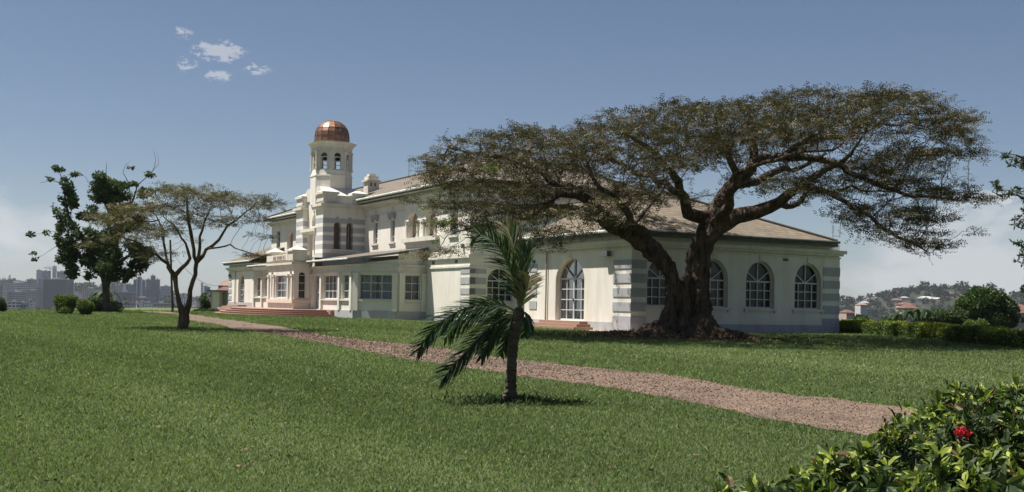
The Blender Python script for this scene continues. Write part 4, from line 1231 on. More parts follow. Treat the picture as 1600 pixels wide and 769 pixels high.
    tb([(1036, 536, 45.6, .80), (1040, 515, 45.7, .50), (1050, 480, 45.7, .34), (1054, 448, 45.7, .29), (1048, 425, 45.6, .29), (1036, 408, 45.5, .32), (1012, 384, 45.2, .37), (982, 363, 44.8, .33), (945, 346, 44.3, .25)])
    tb([(1075, 530, 45.2, .45), (1073, 505, 45.4, .30), (1069, 475, 45.5, .24), (1068, 452, 45.6, .2), (1074, 428, 45.9, .16)])
    tb([(1060, 530, 46.5, .5), (1066, 500, 46.5, .36), (1069, 465, 46.4, .3), (1072, 440, 46.3, .2)])
    tb([(1103, 372, 46.1, .36), (1108, 345, 46.5, .33), (1125, 318, 46.8, .31)])
    for a_, L_, r_ in ((175, 3.4, .42), (200, 2.7, .40), (225, 2.2, .36), (255, 1.9, .4), (280, 1.8, .36), (305, 2.1, .34), (335, 2.8, .38), (355, 3.3, .42), (20, 2.4, .35), (60, 2.2, .35), (110, 2.2, .35), (150, 2.6, .35)):
        a_ = math.radians(a_); pts = []; rr = []
        for k in range(7):
            f = k / 6; bend = math.sin(f * 3 + a_ * 3) * .18
            rad = .35 + (L_ - .35) * f
            x_ = math.cos(a_ + bend) * rad * 1.12; y_ = math.sin(a_ + bend) * rad
            z_ = .80 * (1 - f) ** 3.2 + .04 - f * .16
            pts.append(Vector((x_ + .15, y_, z_))); rr.append(r_ * (1 - f * .72) * (1 + .2 * math.sin(k * 2.3 + a_)))
        mb.tube(pts, rr, 10, True, .15, rng=random)
    tr = mb.build('trunk', M['bark'], T_)
    rm = tr.modifiers.new('weld', 'REMESH'); rm.mode = 'VOXEL'; rm.voxel_size = .055
    tx_ = bpy.data.textures.new('bark_lumps', 'CLOUDS'); tx_.noise_scale = .28; tx_.noise_depth = 3
    dp = tr.modifiers.new('lumps', 'DISPLACE'); dp.texture = tx_; dp.strength = .30; dp.mid_level = .5
    tx2 = bpy.data.textures.new('bark_ridges', 'MUSGRAVE'); tx2.noise_scale = .12
    # leaves
    tips = np.array([i for i in range(len(N)) if R_[i] < .03 and len(child[i]) <= 1])
    dirs = np.array([N[i] - N[par[i]] if par[i] >= 0 else (0, 0, 1) for i in tips])
    ends = np.array([i for i in tips if not child[i]])
    B = []; D = []
    dend = np.array([N[i] - N[par[i]] for i in ends])
    rad = N[ends] - np.array([7.3, 46.0, 5.0]); rad[:, 2] *= .1; rad /= np.linalg.norm(rad, axis=1, keepdims=True)
    for rep in range(14):
        B.append(N[ends] + rng.normal(size=(len(ends), 3)) * [.28, .28, .075]); D.append(dend / np.linalg.norm(dend, axis=1, keepdims=True) * .5 + rad * .7 + rdir(len(ends), rng, .25) * .7)
    for rep in range(2):
        k = rng.random(len(tips)) < .75
        B.append(N[tips[k]] + rng.normal(size=(k.sum(), 3)) * [.14, .14, .06]); D.append(rdir(k.sum(), rng, .4))
    B = np.vstack(B); D = np.vstack(D)
    V, per = sprays(B, D, rng, 5, .42, .16, .044, .35, -.02)
    cl = smooth_noise(B[:, 0] * 1.1, B[:, 2] * 2.2 + B[:, 1] * .7, 8)
    tint = np.clip(.45 + .22 * cl + rng.normal(size=len(B)) * .12, 0, .9)
    # fresh green flushes on the lower left skirt
    fr = (B[:, 0] < -.5) & (B[:, 2] < 6.5) & (smooth_noise(B[:, 0] * 2, B[:, 2] * 3, 21) > .45); tint[fr] = rng.uniform(.9, 1, fr.sum())
    tint = np.tile(tint, per)
    quads_mesh('crown', shift(V, T_), 4, M['acacia'], T_, tint)
    return len(N), len(V) // 4


print('big tree', big_tree())


# ------------------------------------------------------------------ small flat-topped tree on the left lawn
def small_tree():
    rng = np.random.default_rng(4); random.seed(4)
    Y0 = 44.6; base = at(285, 515, Y0); base.z = gzs(base.x, base.y)
    T_ = tree_thing('umbrella_tree', 'small umbrella shaped tree forking low into two stems on the left lawn', 'tree', base)
    def pt(x, y, Y, r): q = at(x, y, Y); return (q.x, q.y, q.z, r)
    limbs = [
        [pt(285, 517, 44.6, .24), pt(285, 508, 44.6, .18), pt(286, 490, 44.6, .16), pt(280, 474, 44.6, .10), pt(275, 448, 44.6, .085), pt(274, 430, 44.6, .085), pt(262, 412, 44.4, .07), pt(245, 398, 44.2, .055), pt(222, 385, 43.9, .04), pt(195, 372, 43.6, .025)],
        [pt(287, 512, 44.7, .17), pt(290, 490, 44.7, .14), pt(297, 465, 44.8, .095), pt(301, 440, 44.9, .085), pt(307, 410, 45, .08), pt(303, 390, 45, .07), pt(298, 362, 45, .075), pt(293, 335, 45, .05), pt(292, 318, 45, .03)],
        ['from', pt(274, 430, 44.6, .1), pt(283, 420, 44.5, .08), pt(297, 404, 44.2, .065), pt(290, 380, 43.8, .045), pt(270, 350, 43.4, .03)],
        ['from', pt(307, 410, 45, .09), pt(322, 390, 45.2, .065), pt(342, 375, 45.4, .055), pt(356, 352, 45.6, .04), pt(380, 335, 45.8, .025)],
        ['from', pt(322, 390, 45.2, .05), pt(360, 382, 44.6, .03), pt(390, 395, 44.2, .018), pt(415, 402, 44, .01)],
        ['from', pt(275, 448, 44.6, .08), pt(262, 418, 45.2, .06), pt(258, 390, 45.8, .045), pt(250, 350, 46.4, .03)],
        ['from', pt(307, 410, 45, .08), pt(312, 370, 44, .05), pt(325, 335, 43, .03)],
    ]
    A = []
    pads = [(175, 345, 44.2, 32, 7, 1.2, 70), (225, 328, 44.6, 40, 8, 1.6, 120), (280, 300, 44.8, 32, 9, 1.8, 110), (255, 318, 44.8, 30, 8, 1.8, 60), (335, 308, 45, 34, 9, 1.8, 110), (310, 325, 44.5, 40, 9, 1.6, 50), (390, 316, 45.2, 32, 7, 1.4, 110), (425, 322, 45.2, 14, 5, .8, 35),
            (395, 345, 45.6, 30, 6, 1.3, 60), (205, 372, 43.8, 40, 8, 1.2, 110), (250, 360, 44.6, 40, 10, 1.6, 110), (170, 372, 44, 18, 6, .8, 30), (320, 345, 44.6, 40, 10, 1.6, 70), (240, 400, 44.2, 22, 8, 1, 30), (405, 372, 44.6, 20, 4, .8, 18), (400, 402, 44.2, 16, 3, .6, 8), (150, 335, 44, 10, 5, .6, 14)]
    for (x, y, Y, rx, ry, rd, n) in pads:
        for _ in range(n): A.append(tuple(at(x + rng.normal() * rx * .55, y + rng.normal() * ry * .55, Y + rng.normal() * rd * .7)))
    N, par, child, R_ = grow(limbs, A, rng, step=.2, infl=2.2, kill=.26, iters=70, up=.05, rtip=.007, expo=2.3)
    mb = MB(); wood(mb, N - np.array(base), par, child, R_, rng, 3, 10, .05)
    mb.build('trunk', M['bark2'], T_, smooth=True)
    ends = np.array([i for i in range(len(N)) if not child[i] and par[i] >= 0]); dend = np.array([N[i] - N[par[i]] for i in ends])
    B = []; D = []
    for rep in range(19):
        B.append(N[ends] + rng.normal(size=(len(ends), 3)) * [.19, .19, .06]); D.append(dend / np.linalg.norm(dend, axis=1, keepdims=True) * .6 + rdir(len(ends), rng, .3))
    B = np.vstack(B); D = np.vstack(D)
    V, per = sprays(B, D, rng, 4, .26, .11, .036, .35, .0)
    tint = np.clip(.45 + .25 * smooth_noise(B[:, 0] * 2, B[:, 2] * 4, 5) + rng.normal(size=len(B)) * .12, 0, 1)
    quads_mesh('crown', shift(V, T_), 4, M['acacia2'], T_, np.tile(tint, per))


small_tree()


def clumps(lobes, rng, n, size, wid, gapf=.0, seed=2, shell=.5, droopz=0.0):
    """leaf quads scattered through a set of ellipsoids (x, y, z, rx, ry, rz) with clumpy density"""
    lob = np.array(lobes); vol = (lob[:, 3] * lob[:, 4] * lob[:, 5]) ** .75; pk = rng.choice(len(lob), n, p=vol / vol.sum())
    d = rdir(n, rng); r = rng.random(n) ** shell
    Pn = lob[pk, :3] + d * lob[pk, 3:] * r[:, None]
    s_ = smooth_noise(Pn[:, 0] * 2.2, Pn[:, 2] * 2.4 + Pn[:, 1] * 1.7, seed)
    keep = s_ > gapf
    Pn = Pn[keep]; d = d[keep]; m = len(Pn)
    D = rdir(m, rng) + d * .7; D[:, 2] += droopz
    Nn = rdir(m, rng, 1, .6)
    V = leaves(Pn, D, Nn, size * rng.uniform(.6, 1.3, m), wid * rng.uniform(.7, 1.2, m), rng)
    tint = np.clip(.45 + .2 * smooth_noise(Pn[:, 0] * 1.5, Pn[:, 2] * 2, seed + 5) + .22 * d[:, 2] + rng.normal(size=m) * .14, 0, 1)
    return V, tint


def px_lobe(x, y, Y, rx, ry, rd):
    q = at(x, y, Y); k = Y / FPX
    return (q.x, q.y, q.z, rx * k, rd, ry * k)


# ------------------------------------------------------------------ dark broadleaf tree behind it
def broad_tree():
    rng = np.random.default_rng(9); random.seed(9)
    Y0 = 84.0; base = at(165, 488, Y0); base.z = gzs(base.x, base.y)
    T_ = tree_thing('broadleaf_tree', 'tall ragged dark green tree with a lopsided left limb at the lawn edge', 'tree', base)
    def pt(x, y, Y, r): q = at(x, y, Y); return (q.x, q.y, q.z, r)
    limbs = [
        [pt(166, 490, 84, .36), pt(166, 470, 84, .28), pt(165, 448, 84, .26), pt(160, 425, 84, .2), pt(146, 405, 84, .2), pt(132, 380, 84, .16), pt(115, 350, 84, .12), pt(103, 318, 84, .09), pt(98, 290, 84, .05), pt(93, 268, 84, .02)],
        ['from', pt(165, 448, 84, .28), pt(172, 425, 84, .22), pt(176, 395, 84.2, .18), pt(170, 350, 84.4, .14), pt(168, 300, 84.5, .08), pt(170, 275, 84.5, .04)],
        ['from', pt(172, 425, 84, .18), pt(190, 408, 84.4, .13), pt(207, 396, 84.8, .1), pt(218, 402, 85, .05)],
        ['from', pt(176, 395, 84.2, .14), pt(192, 360, 84.4, .11), pt(205, 320, 84.6, .08), pt(215, 290, 84.6, .04), pt(238, 268, 84.6, .02)],
        ['from', pt(238, 268, 84.6, .02), pt(243, 250, 84.6, .014), pt(240, 232, 84.6, .006)],
        ['from', pt(238, 268, 84.6, .02), pt(248, 256, 84.8, .014), pt(246, 240, 84.8, .006)],
        ['from', pt(98, 290, 84, .05), pt(80, 282, 84, .02), pt(62, 286, 84, .008)],
        ['from', pt(98, 290, 84, .05), pt(112, 275, 84, .03), pt(124, 268, 84, .012)],
        ['from', pt(103, 318, 84, .05), pt(90, 362, 84, .02), pt(62, 366, 84, .01), pt(48, 364, 84, .006)],
        ['from', pt(103, 350, 84, .05), pt(88, 385, 84, .02), pt(60, 402, 84, .01), pt(52, 404, 84, .006)],
        ['from', pt(168, 300, 84.5, .05), pt(166, 262, 84.5, .02), pt(167, 252, 84.5, .006)],
        ['from', pt(205, 320, 84.6, .05), pt(192, 270, 84.2, .02), pt(205, 250, 84.2, .006)],
    ]
    lob = [(102, 325, 84, 17, 32, 1.2), (104, 298, 84, 11, 18, .9), (112, 365, 84, 20, 24, 1.2), (108, 395, 84, 15, 22, 1.0), (112, 425, 84, 9, 10, .6), (135, 405, 84, 10, 12, .7),
           (165, 298, 84.4, 30, 24, 1.8), (160, 330, 84.2, 34, 16, 1.8), (200, 292, 84.4, 32, 16, 1.6), (180, 345, 84.6, 44, 24, 2), (160, 380, 84, 30, 22, 1.8), (178, 405, 84, 34, 26, 2), (150, 420, 84, 16, 18, 1.2),
           (215, 395, 85, 20, 20, 1.2), (222, 412, 85, 9, 14, .8), (200, 425, 84.6, 12, 14, .9), (93, 265, 84, 8, 3, .4), (78, 280, 84, 6, 2.5, .3), (86, 262, 84, 5, 3, .3), (238, 275, 84.6, 4, 3, .3), (232, 272, 84.6, 5, 4, .3), (205, 262, 84.6, 5, 2, .3), (48, 366, 84, 6, 3, .4), (53, 396, 84, 5, 2.5, .3), (54, 405, 84, 5, 2.5, .3), (72, 364, 84, 6, 2.5, .3), (118, 272, 84, 8, 3, .4)]
    lobes = [px_lobe(*l) for l in lob]
    la = np.array(lobes[:16]); sm = []
    for l in la:
        for _ in range(5):
            d_ = rdir(1, rng)[0]; k_ = rng.uniform(.22, .42); sm.append(tuple(l[:3] + d_ * l[3:] * 1.05) + (l[3] * k_, l[4] * k_, l[5] * k_ * .8))
    la = np.array(lobes[:16]); A = []
    for k in range(420):
        l = la[rng.integers(len(la))]; A.append(tuple(l[:3] + rdir(1, rng)[0] * l[3:] * rng.random() ** .5))
    N, par, child, R_ = grow(limbs, A, rng, step=.35, infl=3, kill=.5, iters=60, rtip=.012)
    mb = MB(); wood(mb, N - np.array(base), par, child, R_, rng, 4, 10, .05); mb.build('trunk', M['barkdark'], T_, smooth=True)
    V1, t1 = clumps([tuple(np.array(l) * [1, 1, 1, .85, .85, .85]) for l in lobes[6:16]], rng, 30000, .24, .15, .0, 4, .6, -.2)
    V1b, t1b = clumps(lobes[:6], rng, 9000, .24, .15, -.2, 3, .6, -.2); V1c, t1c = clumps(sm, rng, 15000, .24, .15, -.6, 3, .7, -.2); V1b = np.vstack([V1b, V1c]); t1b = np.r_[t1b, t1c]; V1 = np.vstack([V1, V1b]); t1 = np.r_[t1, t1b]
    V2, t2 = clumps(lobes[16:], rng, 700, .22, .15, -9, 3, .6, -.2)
    quads_mesh('crown', shift(np.vstack([V1, V2]), T_), 4, M['broad'], T_, np.clip(np.r_[t1, t2] + .22, 0, 1))


broad_tree()


# ------------------------------------------------------------------ generic bush
def bush(name, label, cat, lob, n, size, mat='broad', seed=1, gap=-.5, group=None, stems=True, shell=.4):
    rng = np.random.default_rng(seed)
    lobes = [px_lobe(*l) for l in lob]
    bx_, by_ = lobes[0][0], lobes[0][1]
    bz = gzs(bx_, by_)
    T_ = tree_thing(name, label, cat, (bx_, by_, bz), group)
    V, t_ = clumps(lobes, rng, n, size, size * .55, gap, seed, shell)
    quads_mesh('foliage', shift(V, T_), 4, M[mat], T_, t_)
    if stems:
        random.seed(seed); mb = MB()
        zl = max(l[2] for l in lobes) - bz
        for k in range(4):
            a = k * 1.6 + seed; r_ = lobes[0][3] * .4
            mb.tube([Vector((0, 0, -.1)), Vector((math.cos(a) * r_ * .4, math.sin(a) * r_ * .4, zl * .5)), Vector((math.cos(a) * r_, math.sin(a) * r_, zl))], [max(.03, zl * .035), max(.02, zl * .022), .012], 5)
        mb.build('stem', M['barkdark'], T_)
    return T_


bush('clipped_bush', 'dark rounded bush, left of the two bushes before the ragged tree', 'bush', [(102, 478, 72, 15, 14, .6), (95, 470, 72, 10, 10, .5), (112, 470, 72, 10, 9, .5), (102, 486, 71.5, 10, 6, .4)], 9000, .11, 'hedge', 3)
bush('clipped_bush', 'smaller egg shaped bush between the dark rounded bush and the ragged tree trunk', 'bush', [(134, 480, 69.5, 13, 10, .5), (134, 486, 69.5, 9, 7, .4), (128, 474, 69.5, 7, 6, .4)], 6000, .10, 'hedge', 5)
bush('shrub', 'loose olive green shrub spreading behind the ragged tree trunk', 'bush', [(168, 478, 86, 26, 12, 1.2), (185, 474, 87, 15, 10, 1), (150, 474, 86, 14, 9, .8)], 9000, .15, 'mango', 6, -.2)
bush('shrub', 'dark bush cut off by the left edge of the view', 'bush', [(-4, 476, 76, 12, 12, .6), (0, 482, 76, 9, 8, .5)], 3500, .13, 'broad', 7)
bush('shrub', 'leafy bush beside the white gatehouse at the left end of the mansion', 'bush', [(322, 470, 104, 10, 12, .8), (318, 478, 104, 9, 8, .6)], 5000, .16, 'mango', 8, -.2)
bush('low_hedge', 'low dark reddish hedge at the foot of the gatehouse wall', 'hedge', [(322, 485.5, 100, 18, 2.6, .4), (308, 486, 100, 8, 2.4, .4), (335, 485, 100, 8, 2.6, .4)], 3500, .09, 'broad', 9, -9, stems=False)
bush('round_tree', 'dense round dark green tree standing alone beyond the clipped hedge', 'tree',
     [(1528, 478, 105, 26, 26, 1.8), (1565, 485, 105, 24, 22, 1.8), (1515, 490, 105, 18, 22, 1.5), (1545, 470, 105, 26, 18, 1.8), (1575, 495, 105, 15, 18, 1.3), (1545, 500, 105, 36, 22, 2), (1530, 458, 105, 15, 9, 1.2), (1560, 467, 105, 14, 8, 1.2), (1503, 478, 105, 9, 12, 1)], 60000, .24, 'mango', 10, -.45, shell=.3)
bush('golden_shrub', 'yellow green shrub poking up behind the clipped hedge, in front of the round tree', 'bush', [(1515, 508, 55, 8, 8, .4), (1533, 508, 54, 10, 9, .4), (1526, 512, 54, 8, 6, .4)], 4200, .09, 'hedge', 12, -.3)
bush('shrub', 'dark tangled shrubbery behind the hedge beside the mansion corner', 'bush', [(1345, 497, 78, 12, 4, 1), (1470, 494, 80, 24, 9, 1.4), (1440, 497, 80, 20, 8, 1.2), (1400, 499, 80, 20, 6, 1.2), (1495, 496, 80, 16, 12, 1.2)], 14000, .18, 'broad', 13, -.3)
bush('golden_shrub', 'small pale green shrub at the mansion end of the clipped hedge', 'bush', [(1345, 500, 62, 10, 3.5, .4)], 1500, .08, 'mango', 14, -.3, stems=False)


# ------------------------------------------------------------------ clipped hedge on the right
def hedge():
    rng = np.random.default_rng(21)
    a, b = Vector((18.0, 61.0, 0)), Vector((19.3, 33.0, 0)); L = (b - a).length; d = (b - a) / L; s_ = Vector((d.y, -d.x, 0))
    if s_.x < 0: s_ = -s_
    T_ = tree_thing('clipped_hedge', 'long clipped hedge with yellow leaf patches on top beyond the right hand lawn', 'hedge', a)
    W_, H_ = 1.2, .62
    n = 90000
    f = rng.random(n); side = rng.random(n)
    al = f * L
    bump = .05 * np.sin(al * 1.3) + .04 * np.sin(al * 3.1 + 1)
    top = side < .42; front = (side >= .42) & (side < .9)
    x = np.where(top, rng.random(n) * W_, np.where(front, rng.normal(size=n) * .05, W_ + rng.normal(size=n) * .05))
    z = np.where(top, H_ + bump + rng.normal(size=n) * .03, rng.random(n) * (H_ + bump))
    P_ = np.outer(al, np.array(d)) + np.outer(x + .03 * np.sin(al * 5), np.array(s_)) + np.stack([0 * z, 0 * z, z], 1)
    nn = np.where(top[:, None], np.array([[0, 0, 1.0]]), np.where(front[:, None], -np.array(s_)[None], np.array(s_)[None]))
    D = rdir(n, rng) + nn * .6
    V = leaves(P_, D, rdir(n, rng, 1, .5), rng.uniform(.05, .10, n), rng.uniform(.03, .05, n), rng)
    yel = smooth_noise(al * .9, al * 0, 4) > .05
    tint = np.clip(.50 + .15 * rng.normal(size=n) + .24 * top + np.where(yel & (top | (z > H_ * .45)), rng.uniform(.05, .42, n), 0), 0, 1)  # brightness of the sunlit top put into the tint; yellow patches are variegation
    V[:, 2] += np.repeat(gz(P_[:, 0] + a.x, P_[:, 1] + a.y), 4)
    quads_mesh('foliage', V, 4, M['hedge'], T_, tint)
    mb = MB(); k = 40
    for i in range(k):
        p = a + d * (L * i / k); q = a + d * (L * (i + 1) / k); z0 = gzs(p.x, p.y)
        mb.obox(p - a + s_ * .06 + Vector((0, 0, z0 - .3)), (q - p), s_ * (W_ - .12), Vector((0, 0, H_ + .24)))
    mb.build('dark_core', simple('hedge_inside', (.015, .02, .01), .95, spec=.05), T_)  # solid dark boxes, the hedge's inner shade put into their colour


hedge()


# ------------------------------------------------------------------ young palm
def palm():
    rng = np.random.default_rng(7); random.seed(7)
    Y0 = 16.97; base = at(798, 631, Y0); base.z = gzs(base.x, base.y)
    T_ = tree_thing('young_palm', 'young palm with wind-swept fronds blown left, beside the gravel path', 'palm', base)
    mb = MB()
    tr = [(797, 633, .17), (797, 622, .125), (798, 608, .09), (799, 585, .08), (800, 560, .078), (802, 535, .084), (806, 510, .09), (810, 492, .085), (812, 478, .05)]
    pts = []; rr = []
    for i in range(len(tr) - 1):
        for k in range(5):
            f = k / 5; x, y, r = [tr[i][j] + (tr[i + 1][j] - tr[i][j]) * f for j in range(3)]
            pts.append(at(x, y, Y0) - base); rr.append(r * (1.08 if k % 2 else .95))
    mb.tube(pts, rr, 14, True, .04, rng=random); mb.build('trunk', M['palmtrunk'], T_)
    # fronds: pixel polyline, depth at tip, leaflet length, leaflet lean (px-plane direction), colour bias
    FR_ = [
        ([(811, 484), (806, 450), (797, 420), (783, 390), (766, 371), (750, 364), (738, 374)], -.5, .44, (-.5, .0, .25), .5, 60),
        ([(812, 482), (811, 440), (806, 400), (798, 370), (790, 352)], .4, .50, (-.1, 0, .7), .93, 46),
        ([(813, 482), (816, 440), (819, 410), (823, 385)], .1, .42, (.0, 0, 1.0), .6, 40),
        ([(813, 484), (822, 452), (828, 432)], -.4, .36, (.1, 0, 1.0), .9, 26),
        ([(808, 488), (788, 476), (766, 474), (740, 477), (712, 488), (684, 506), (662, 532), (652, 552)], -.5, .46, (-.55, 0, -.55), .35, 70),
        ([(808, 490), (790, 484), (765, 484), (738, 492), (712, 508), (694, 530)], .7, .42, (-.6, 0, -.35), .55, 52),
        ([(807, 492), (788, 495), (768, 506), (746, 528), (722, 556), (702, 577), (690, 594)], -.9, .44, (-.55, 0, -.5), .3, 62),
        ([(807, 492), (790, 500), (772, 520), (757, 545), (752, 560)], -.2, .34, (-.3, 0, -.8), .4, 40),
        ([(808, 490), (795, 490), (780, 500), (768, 518), (760, 532)], .9, .34, (-.4, 0, -.6), .8, 36),
        ([(806, 494), (797, 510), (788, 535), (782, 556)], .2, .26, (-.2, 0, -.9), .5, 26),
        ([(815, 484), (822, 492), (827, 506), (829, 520)], -.2, .18, (.3, 0, -.8), .35, 22),
        ([(814, 488), (818, 505), (820, 528)], .3, .18, (.1, 0, -.9), .3, 18)]
    for poly, dY, LL, lean_, cb, cnt in FR_:
        cnt = int(cnt * 1.35)
        m = len(poly); cps = [np.array(at(x, y, Y0 + dY * (i / (m - 1)) ** 1.3)) for i, (x, y) in enumerate(poly)]
        C = np.array(cps); d_ = np.r_[0, np.cumsum(np.linalg.norm(np.diff(C, axis=0), axis=1))]
        def pos(s): return np.array([np.interp(s, d_, C[:, j]) for j in range(3)]).T
        s = np.linspace(0, d_[-1], 26); Rc = pos(s)
        for _ in range(2): Rc[1:-1] = (Rc[:-2] + 2 * Rc[1:-1] + Rc[2:]) / 4
        fo = MB(); fo.tube([Vector(p) - base for p in Rc], list(np.linspace(.017, .004, 26)), 5)
        fobj = fo.build('frond', simple('palm_rib', (.10, .12, .05), .5) if 'rib' not in M else M['rib'], T_)
        if 'rib' not in M: M['rib'] = fobj.data.materials[0]
        V = []; tt = []
        for k in range(cnt):
            f = .1 + .9 * k / cnt; i = min(24, int(f * 25)); p = Rc[i] + (Rc[i + 1] - Rc[i]) * (f * 25 - i)
            t_ = Rc[i + 1] - Rc[i]; t_ /= np.linalg.norm(t_)
            sd_ = np.cross(t_, [0, -.35, 1.0]); sd_ /= np.linalg.norm(sd_) + 1e-9
            yv = np.array([0, 1.0, 0]); s2 = np.cross(t_, yv); s2 /= np.linalg.norm(s2) + 1e-9
            ll = LL * (math.sin(math.pi * (.18 + .76 * f)) ** .6) * rng.uniform(.85, 1.1)
            for sg in (-1, 1):
                base_d = (s2 * sg * .85 + sd_ * sg * .35 + t_ * .8 + np.array(lean_) * .55 + rng.normal(size=3) * .13)
                base_d /= np.linalg.norm(base_d)
                nrm = np.cross(base_d, [0, 0, 1.0]) * .6 + np.array([0, -.7, .4]) + rng.normal(size=3) * .2
                side = np.cross(base_d, nrm); side /= np.linalg.norm(side)
                w_ = .0105 * rng.uniform(.8, 1.2); q0 = p; dd = base_d.copy(); tv = np.clip(cb + rng.normal() * .18, 0, 1)
                # three segments bending down and away with the wind
                seg = 3; ws = [w_ * .7, w_, w_ * .75, .001]
                for j in range(seg):
                    q1 = q0 + dd * ll / seg
                    V += [q0 - side * ws[j], q0 + side * ws[j], q1 + side * ws[j + 1], q1 - side * ws[j + 1]]; tt.append(tv)
                    q0 = q1; dd = dd + np.array([-.10, 0, -.16]); dd /= np.linalg.norm(dd)
        quads_mesh('leaflets', shift(np.array(V), T_), 4, M['palm'], fobj, tt)
    # weeds round its foot
    n = 2600; a_ = rng.random(n) * 6.28; r_ = np.abs(rng.normal(size=n)) * .42
    Pw = np.stack([base.x + .05 + np.cos(a_) * r_ * 1.3, base.y + np.sin(a_) * r_, np.zeros(n)], 1); Pw[:, 2] = gz(Pw[:, 0], Pw[:, 1])
    V = leaves(Pw, rdir(n, rng, .7, .8), rdir(n, rng), rng.uniform(.05, .17, n), rng.uniform(.012, .028, n), rng)
    tag(quads_mesh('weeds', V, 4, M['broad'], None, rng.random(n)), 'dark weeds and dry leaves growing round the foot of the young palm', 'weeds', kind='stuff')


palm()


# ------------------------------------------------------------------ foreground shrubs, lower right
def leafy_shrub(name, label, prof, Yf, Yb, zg, seed, n_tip, Ls, flower=None):
    """prof: list of (X, ztop) along the front; tips on the shell each carry a rosette of leaves"""
    rng = np.random.default_rng(seed); random.seed(seed)
    px_ = [p[0] for p in prof]; pz_ = [p[1] for p in prof]
    x0, x1 = px_[0], px_[-1]
    cx_ = (x0 + x1) / 2
    T_ = tree_thing(name, label, 'bush', (cx_, (Yf + Yb) / 2, gzs(cx_, (Yf + Yb) / 2)))
    off = np.array(T_.location)
    tipsP = []; tipsD = []
    while len(tipsP) < n_tip:
        x = rng.uniform(x0, x1); y = rng.uniform(Yf, Yb); ft = (y - Yf) / (Yb - Yf)
        prof_y = (1 - abs(2 * ft - 1) ** 3.0)
        zt = np.interp(x, px_, pz_) ; g_ = gzs(x, y)
        ztop = g_ + (zt - g_) * (.45 + .55 * prof_y) + .05 * math.sin(x * 5 + y * 3) + .04 * math.sin(x * 11 - y * 7)
        if rng.random() < .55: z = ztop + rng.normal() * .025; d = np.array([rng.normal() * .5, rng.normal() * .5 - .15, 1.0])
        else:
            # on the front flank
            z = g_ + (ztop - g_) * rng.uniform(.15, 1.0); y = Yf + rng.uniform(0, .30) + (1 - (z - g_) / (ztop - g_)) * -.08; d = np.array([rng.normal() * .5, -1.0, rng.uniform(0, .9)])
            if rng.random() < .25: x = x0 + rng.uniform(0, .15); d = np.array([-1.0, rng.normal() * .4, rng.uniform(.1, .8)])
        if rng.random() < .05: z += rng.uniform(.03, .10)
        tipsP.append((x, y, z)); tipsD.append(d / np.linalg.norm(d))
    tipsP = np.array(tipsP); tipsD = np.array(tipsD)
    mb = MB()
    for p, d in zip(tipsP[::2], tipsD[::2]):
        q = p - d * rng.uniform(.15, .3)
        mb.tube([Vector(q - off), Vector(p - off)], [.005, .003], 3, False)
    for k in range(26):
        a = np.array([rng.uniform(x0 + .2, x1 - .1), rng.uniform(Yf + .2, Yb - .1), 0]); a[2] = gzs(a[0], a[1])
        b = a + [rng.normal() * .2, rng.normal() * .2, np.interp(a[0], px_, pz_) - a[2] - .15]
        mb.tube([Vector(a - off), Vector((a + b) / 2 - off + rng.normal(size=3) * .03), Vector(b - off)], [.016, .011, .006], 5)
    mb.build('stem', M['barkdark'], T_)
    # leaves: 4-vert halves folded along the midrib -> two quads per half
    Vs = []; tt = []
    def leaf(p, d, n_, L, W_, tv):
        s_ = np.cross(d, n_); s_ /= np.linalg.norm(s_) + 1e-9; n_ = np.cross(s_, d)
        m0 = p; m1 = p + d * L * .33 + n_ * L * .03; m2 = p + d * L * .68 + n_ * L * .03; m3 = p + d * L - n_ * L * .06
        up = n_ * W_ * .22
        for sg in (-1, 1):
            e1 = m1 + s_ * sg * W_ * .46 + up; e2 = m2 + s_ * sg * W_ * .42 + up
            Vs.extend([m0, e1, m1, m1] if False else [m0, e1, e2, m2]); tt.append(tv)
            Vs.extend([m0, m2, e2, m3] if False else [m2, e2, m3, m3 - d * 1e-4]); tt.append(tv)
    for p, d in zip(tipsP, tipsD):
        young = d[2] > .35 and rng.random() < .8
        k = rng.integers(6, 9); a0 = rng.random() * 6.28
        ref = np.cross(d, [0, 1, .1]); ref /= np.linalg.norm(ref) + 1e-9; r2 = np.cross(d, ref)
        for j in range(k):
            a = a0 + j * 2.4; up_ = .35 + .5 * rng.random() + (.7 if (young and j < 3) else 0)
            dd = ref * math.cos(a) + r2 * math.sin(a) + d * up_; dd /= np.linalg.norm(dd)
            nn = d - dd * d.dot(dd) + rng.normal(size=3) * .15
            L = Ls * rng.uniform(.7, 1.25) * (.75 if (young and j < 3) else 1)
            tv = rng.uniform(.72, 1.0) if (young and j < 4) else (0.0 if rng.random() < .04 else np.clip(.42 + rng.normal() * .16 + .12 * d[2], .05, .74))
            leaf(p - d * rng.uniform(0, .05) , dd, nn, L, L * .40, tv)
    # inner leaves, given darker tints
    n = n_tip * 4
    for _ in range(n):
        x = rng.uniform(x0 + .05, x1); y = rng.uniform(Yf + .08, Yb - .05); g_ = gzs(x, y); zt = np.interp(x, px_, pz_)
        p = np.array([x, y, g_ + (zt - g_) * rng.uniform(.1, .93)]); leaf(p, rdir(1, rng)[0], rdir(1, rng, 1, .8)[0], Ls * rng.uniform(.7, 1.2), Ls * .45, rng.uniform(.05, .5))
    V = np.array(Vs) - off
    quads_mesh('foliage', V, 4, M['shrub'], T_, tt)
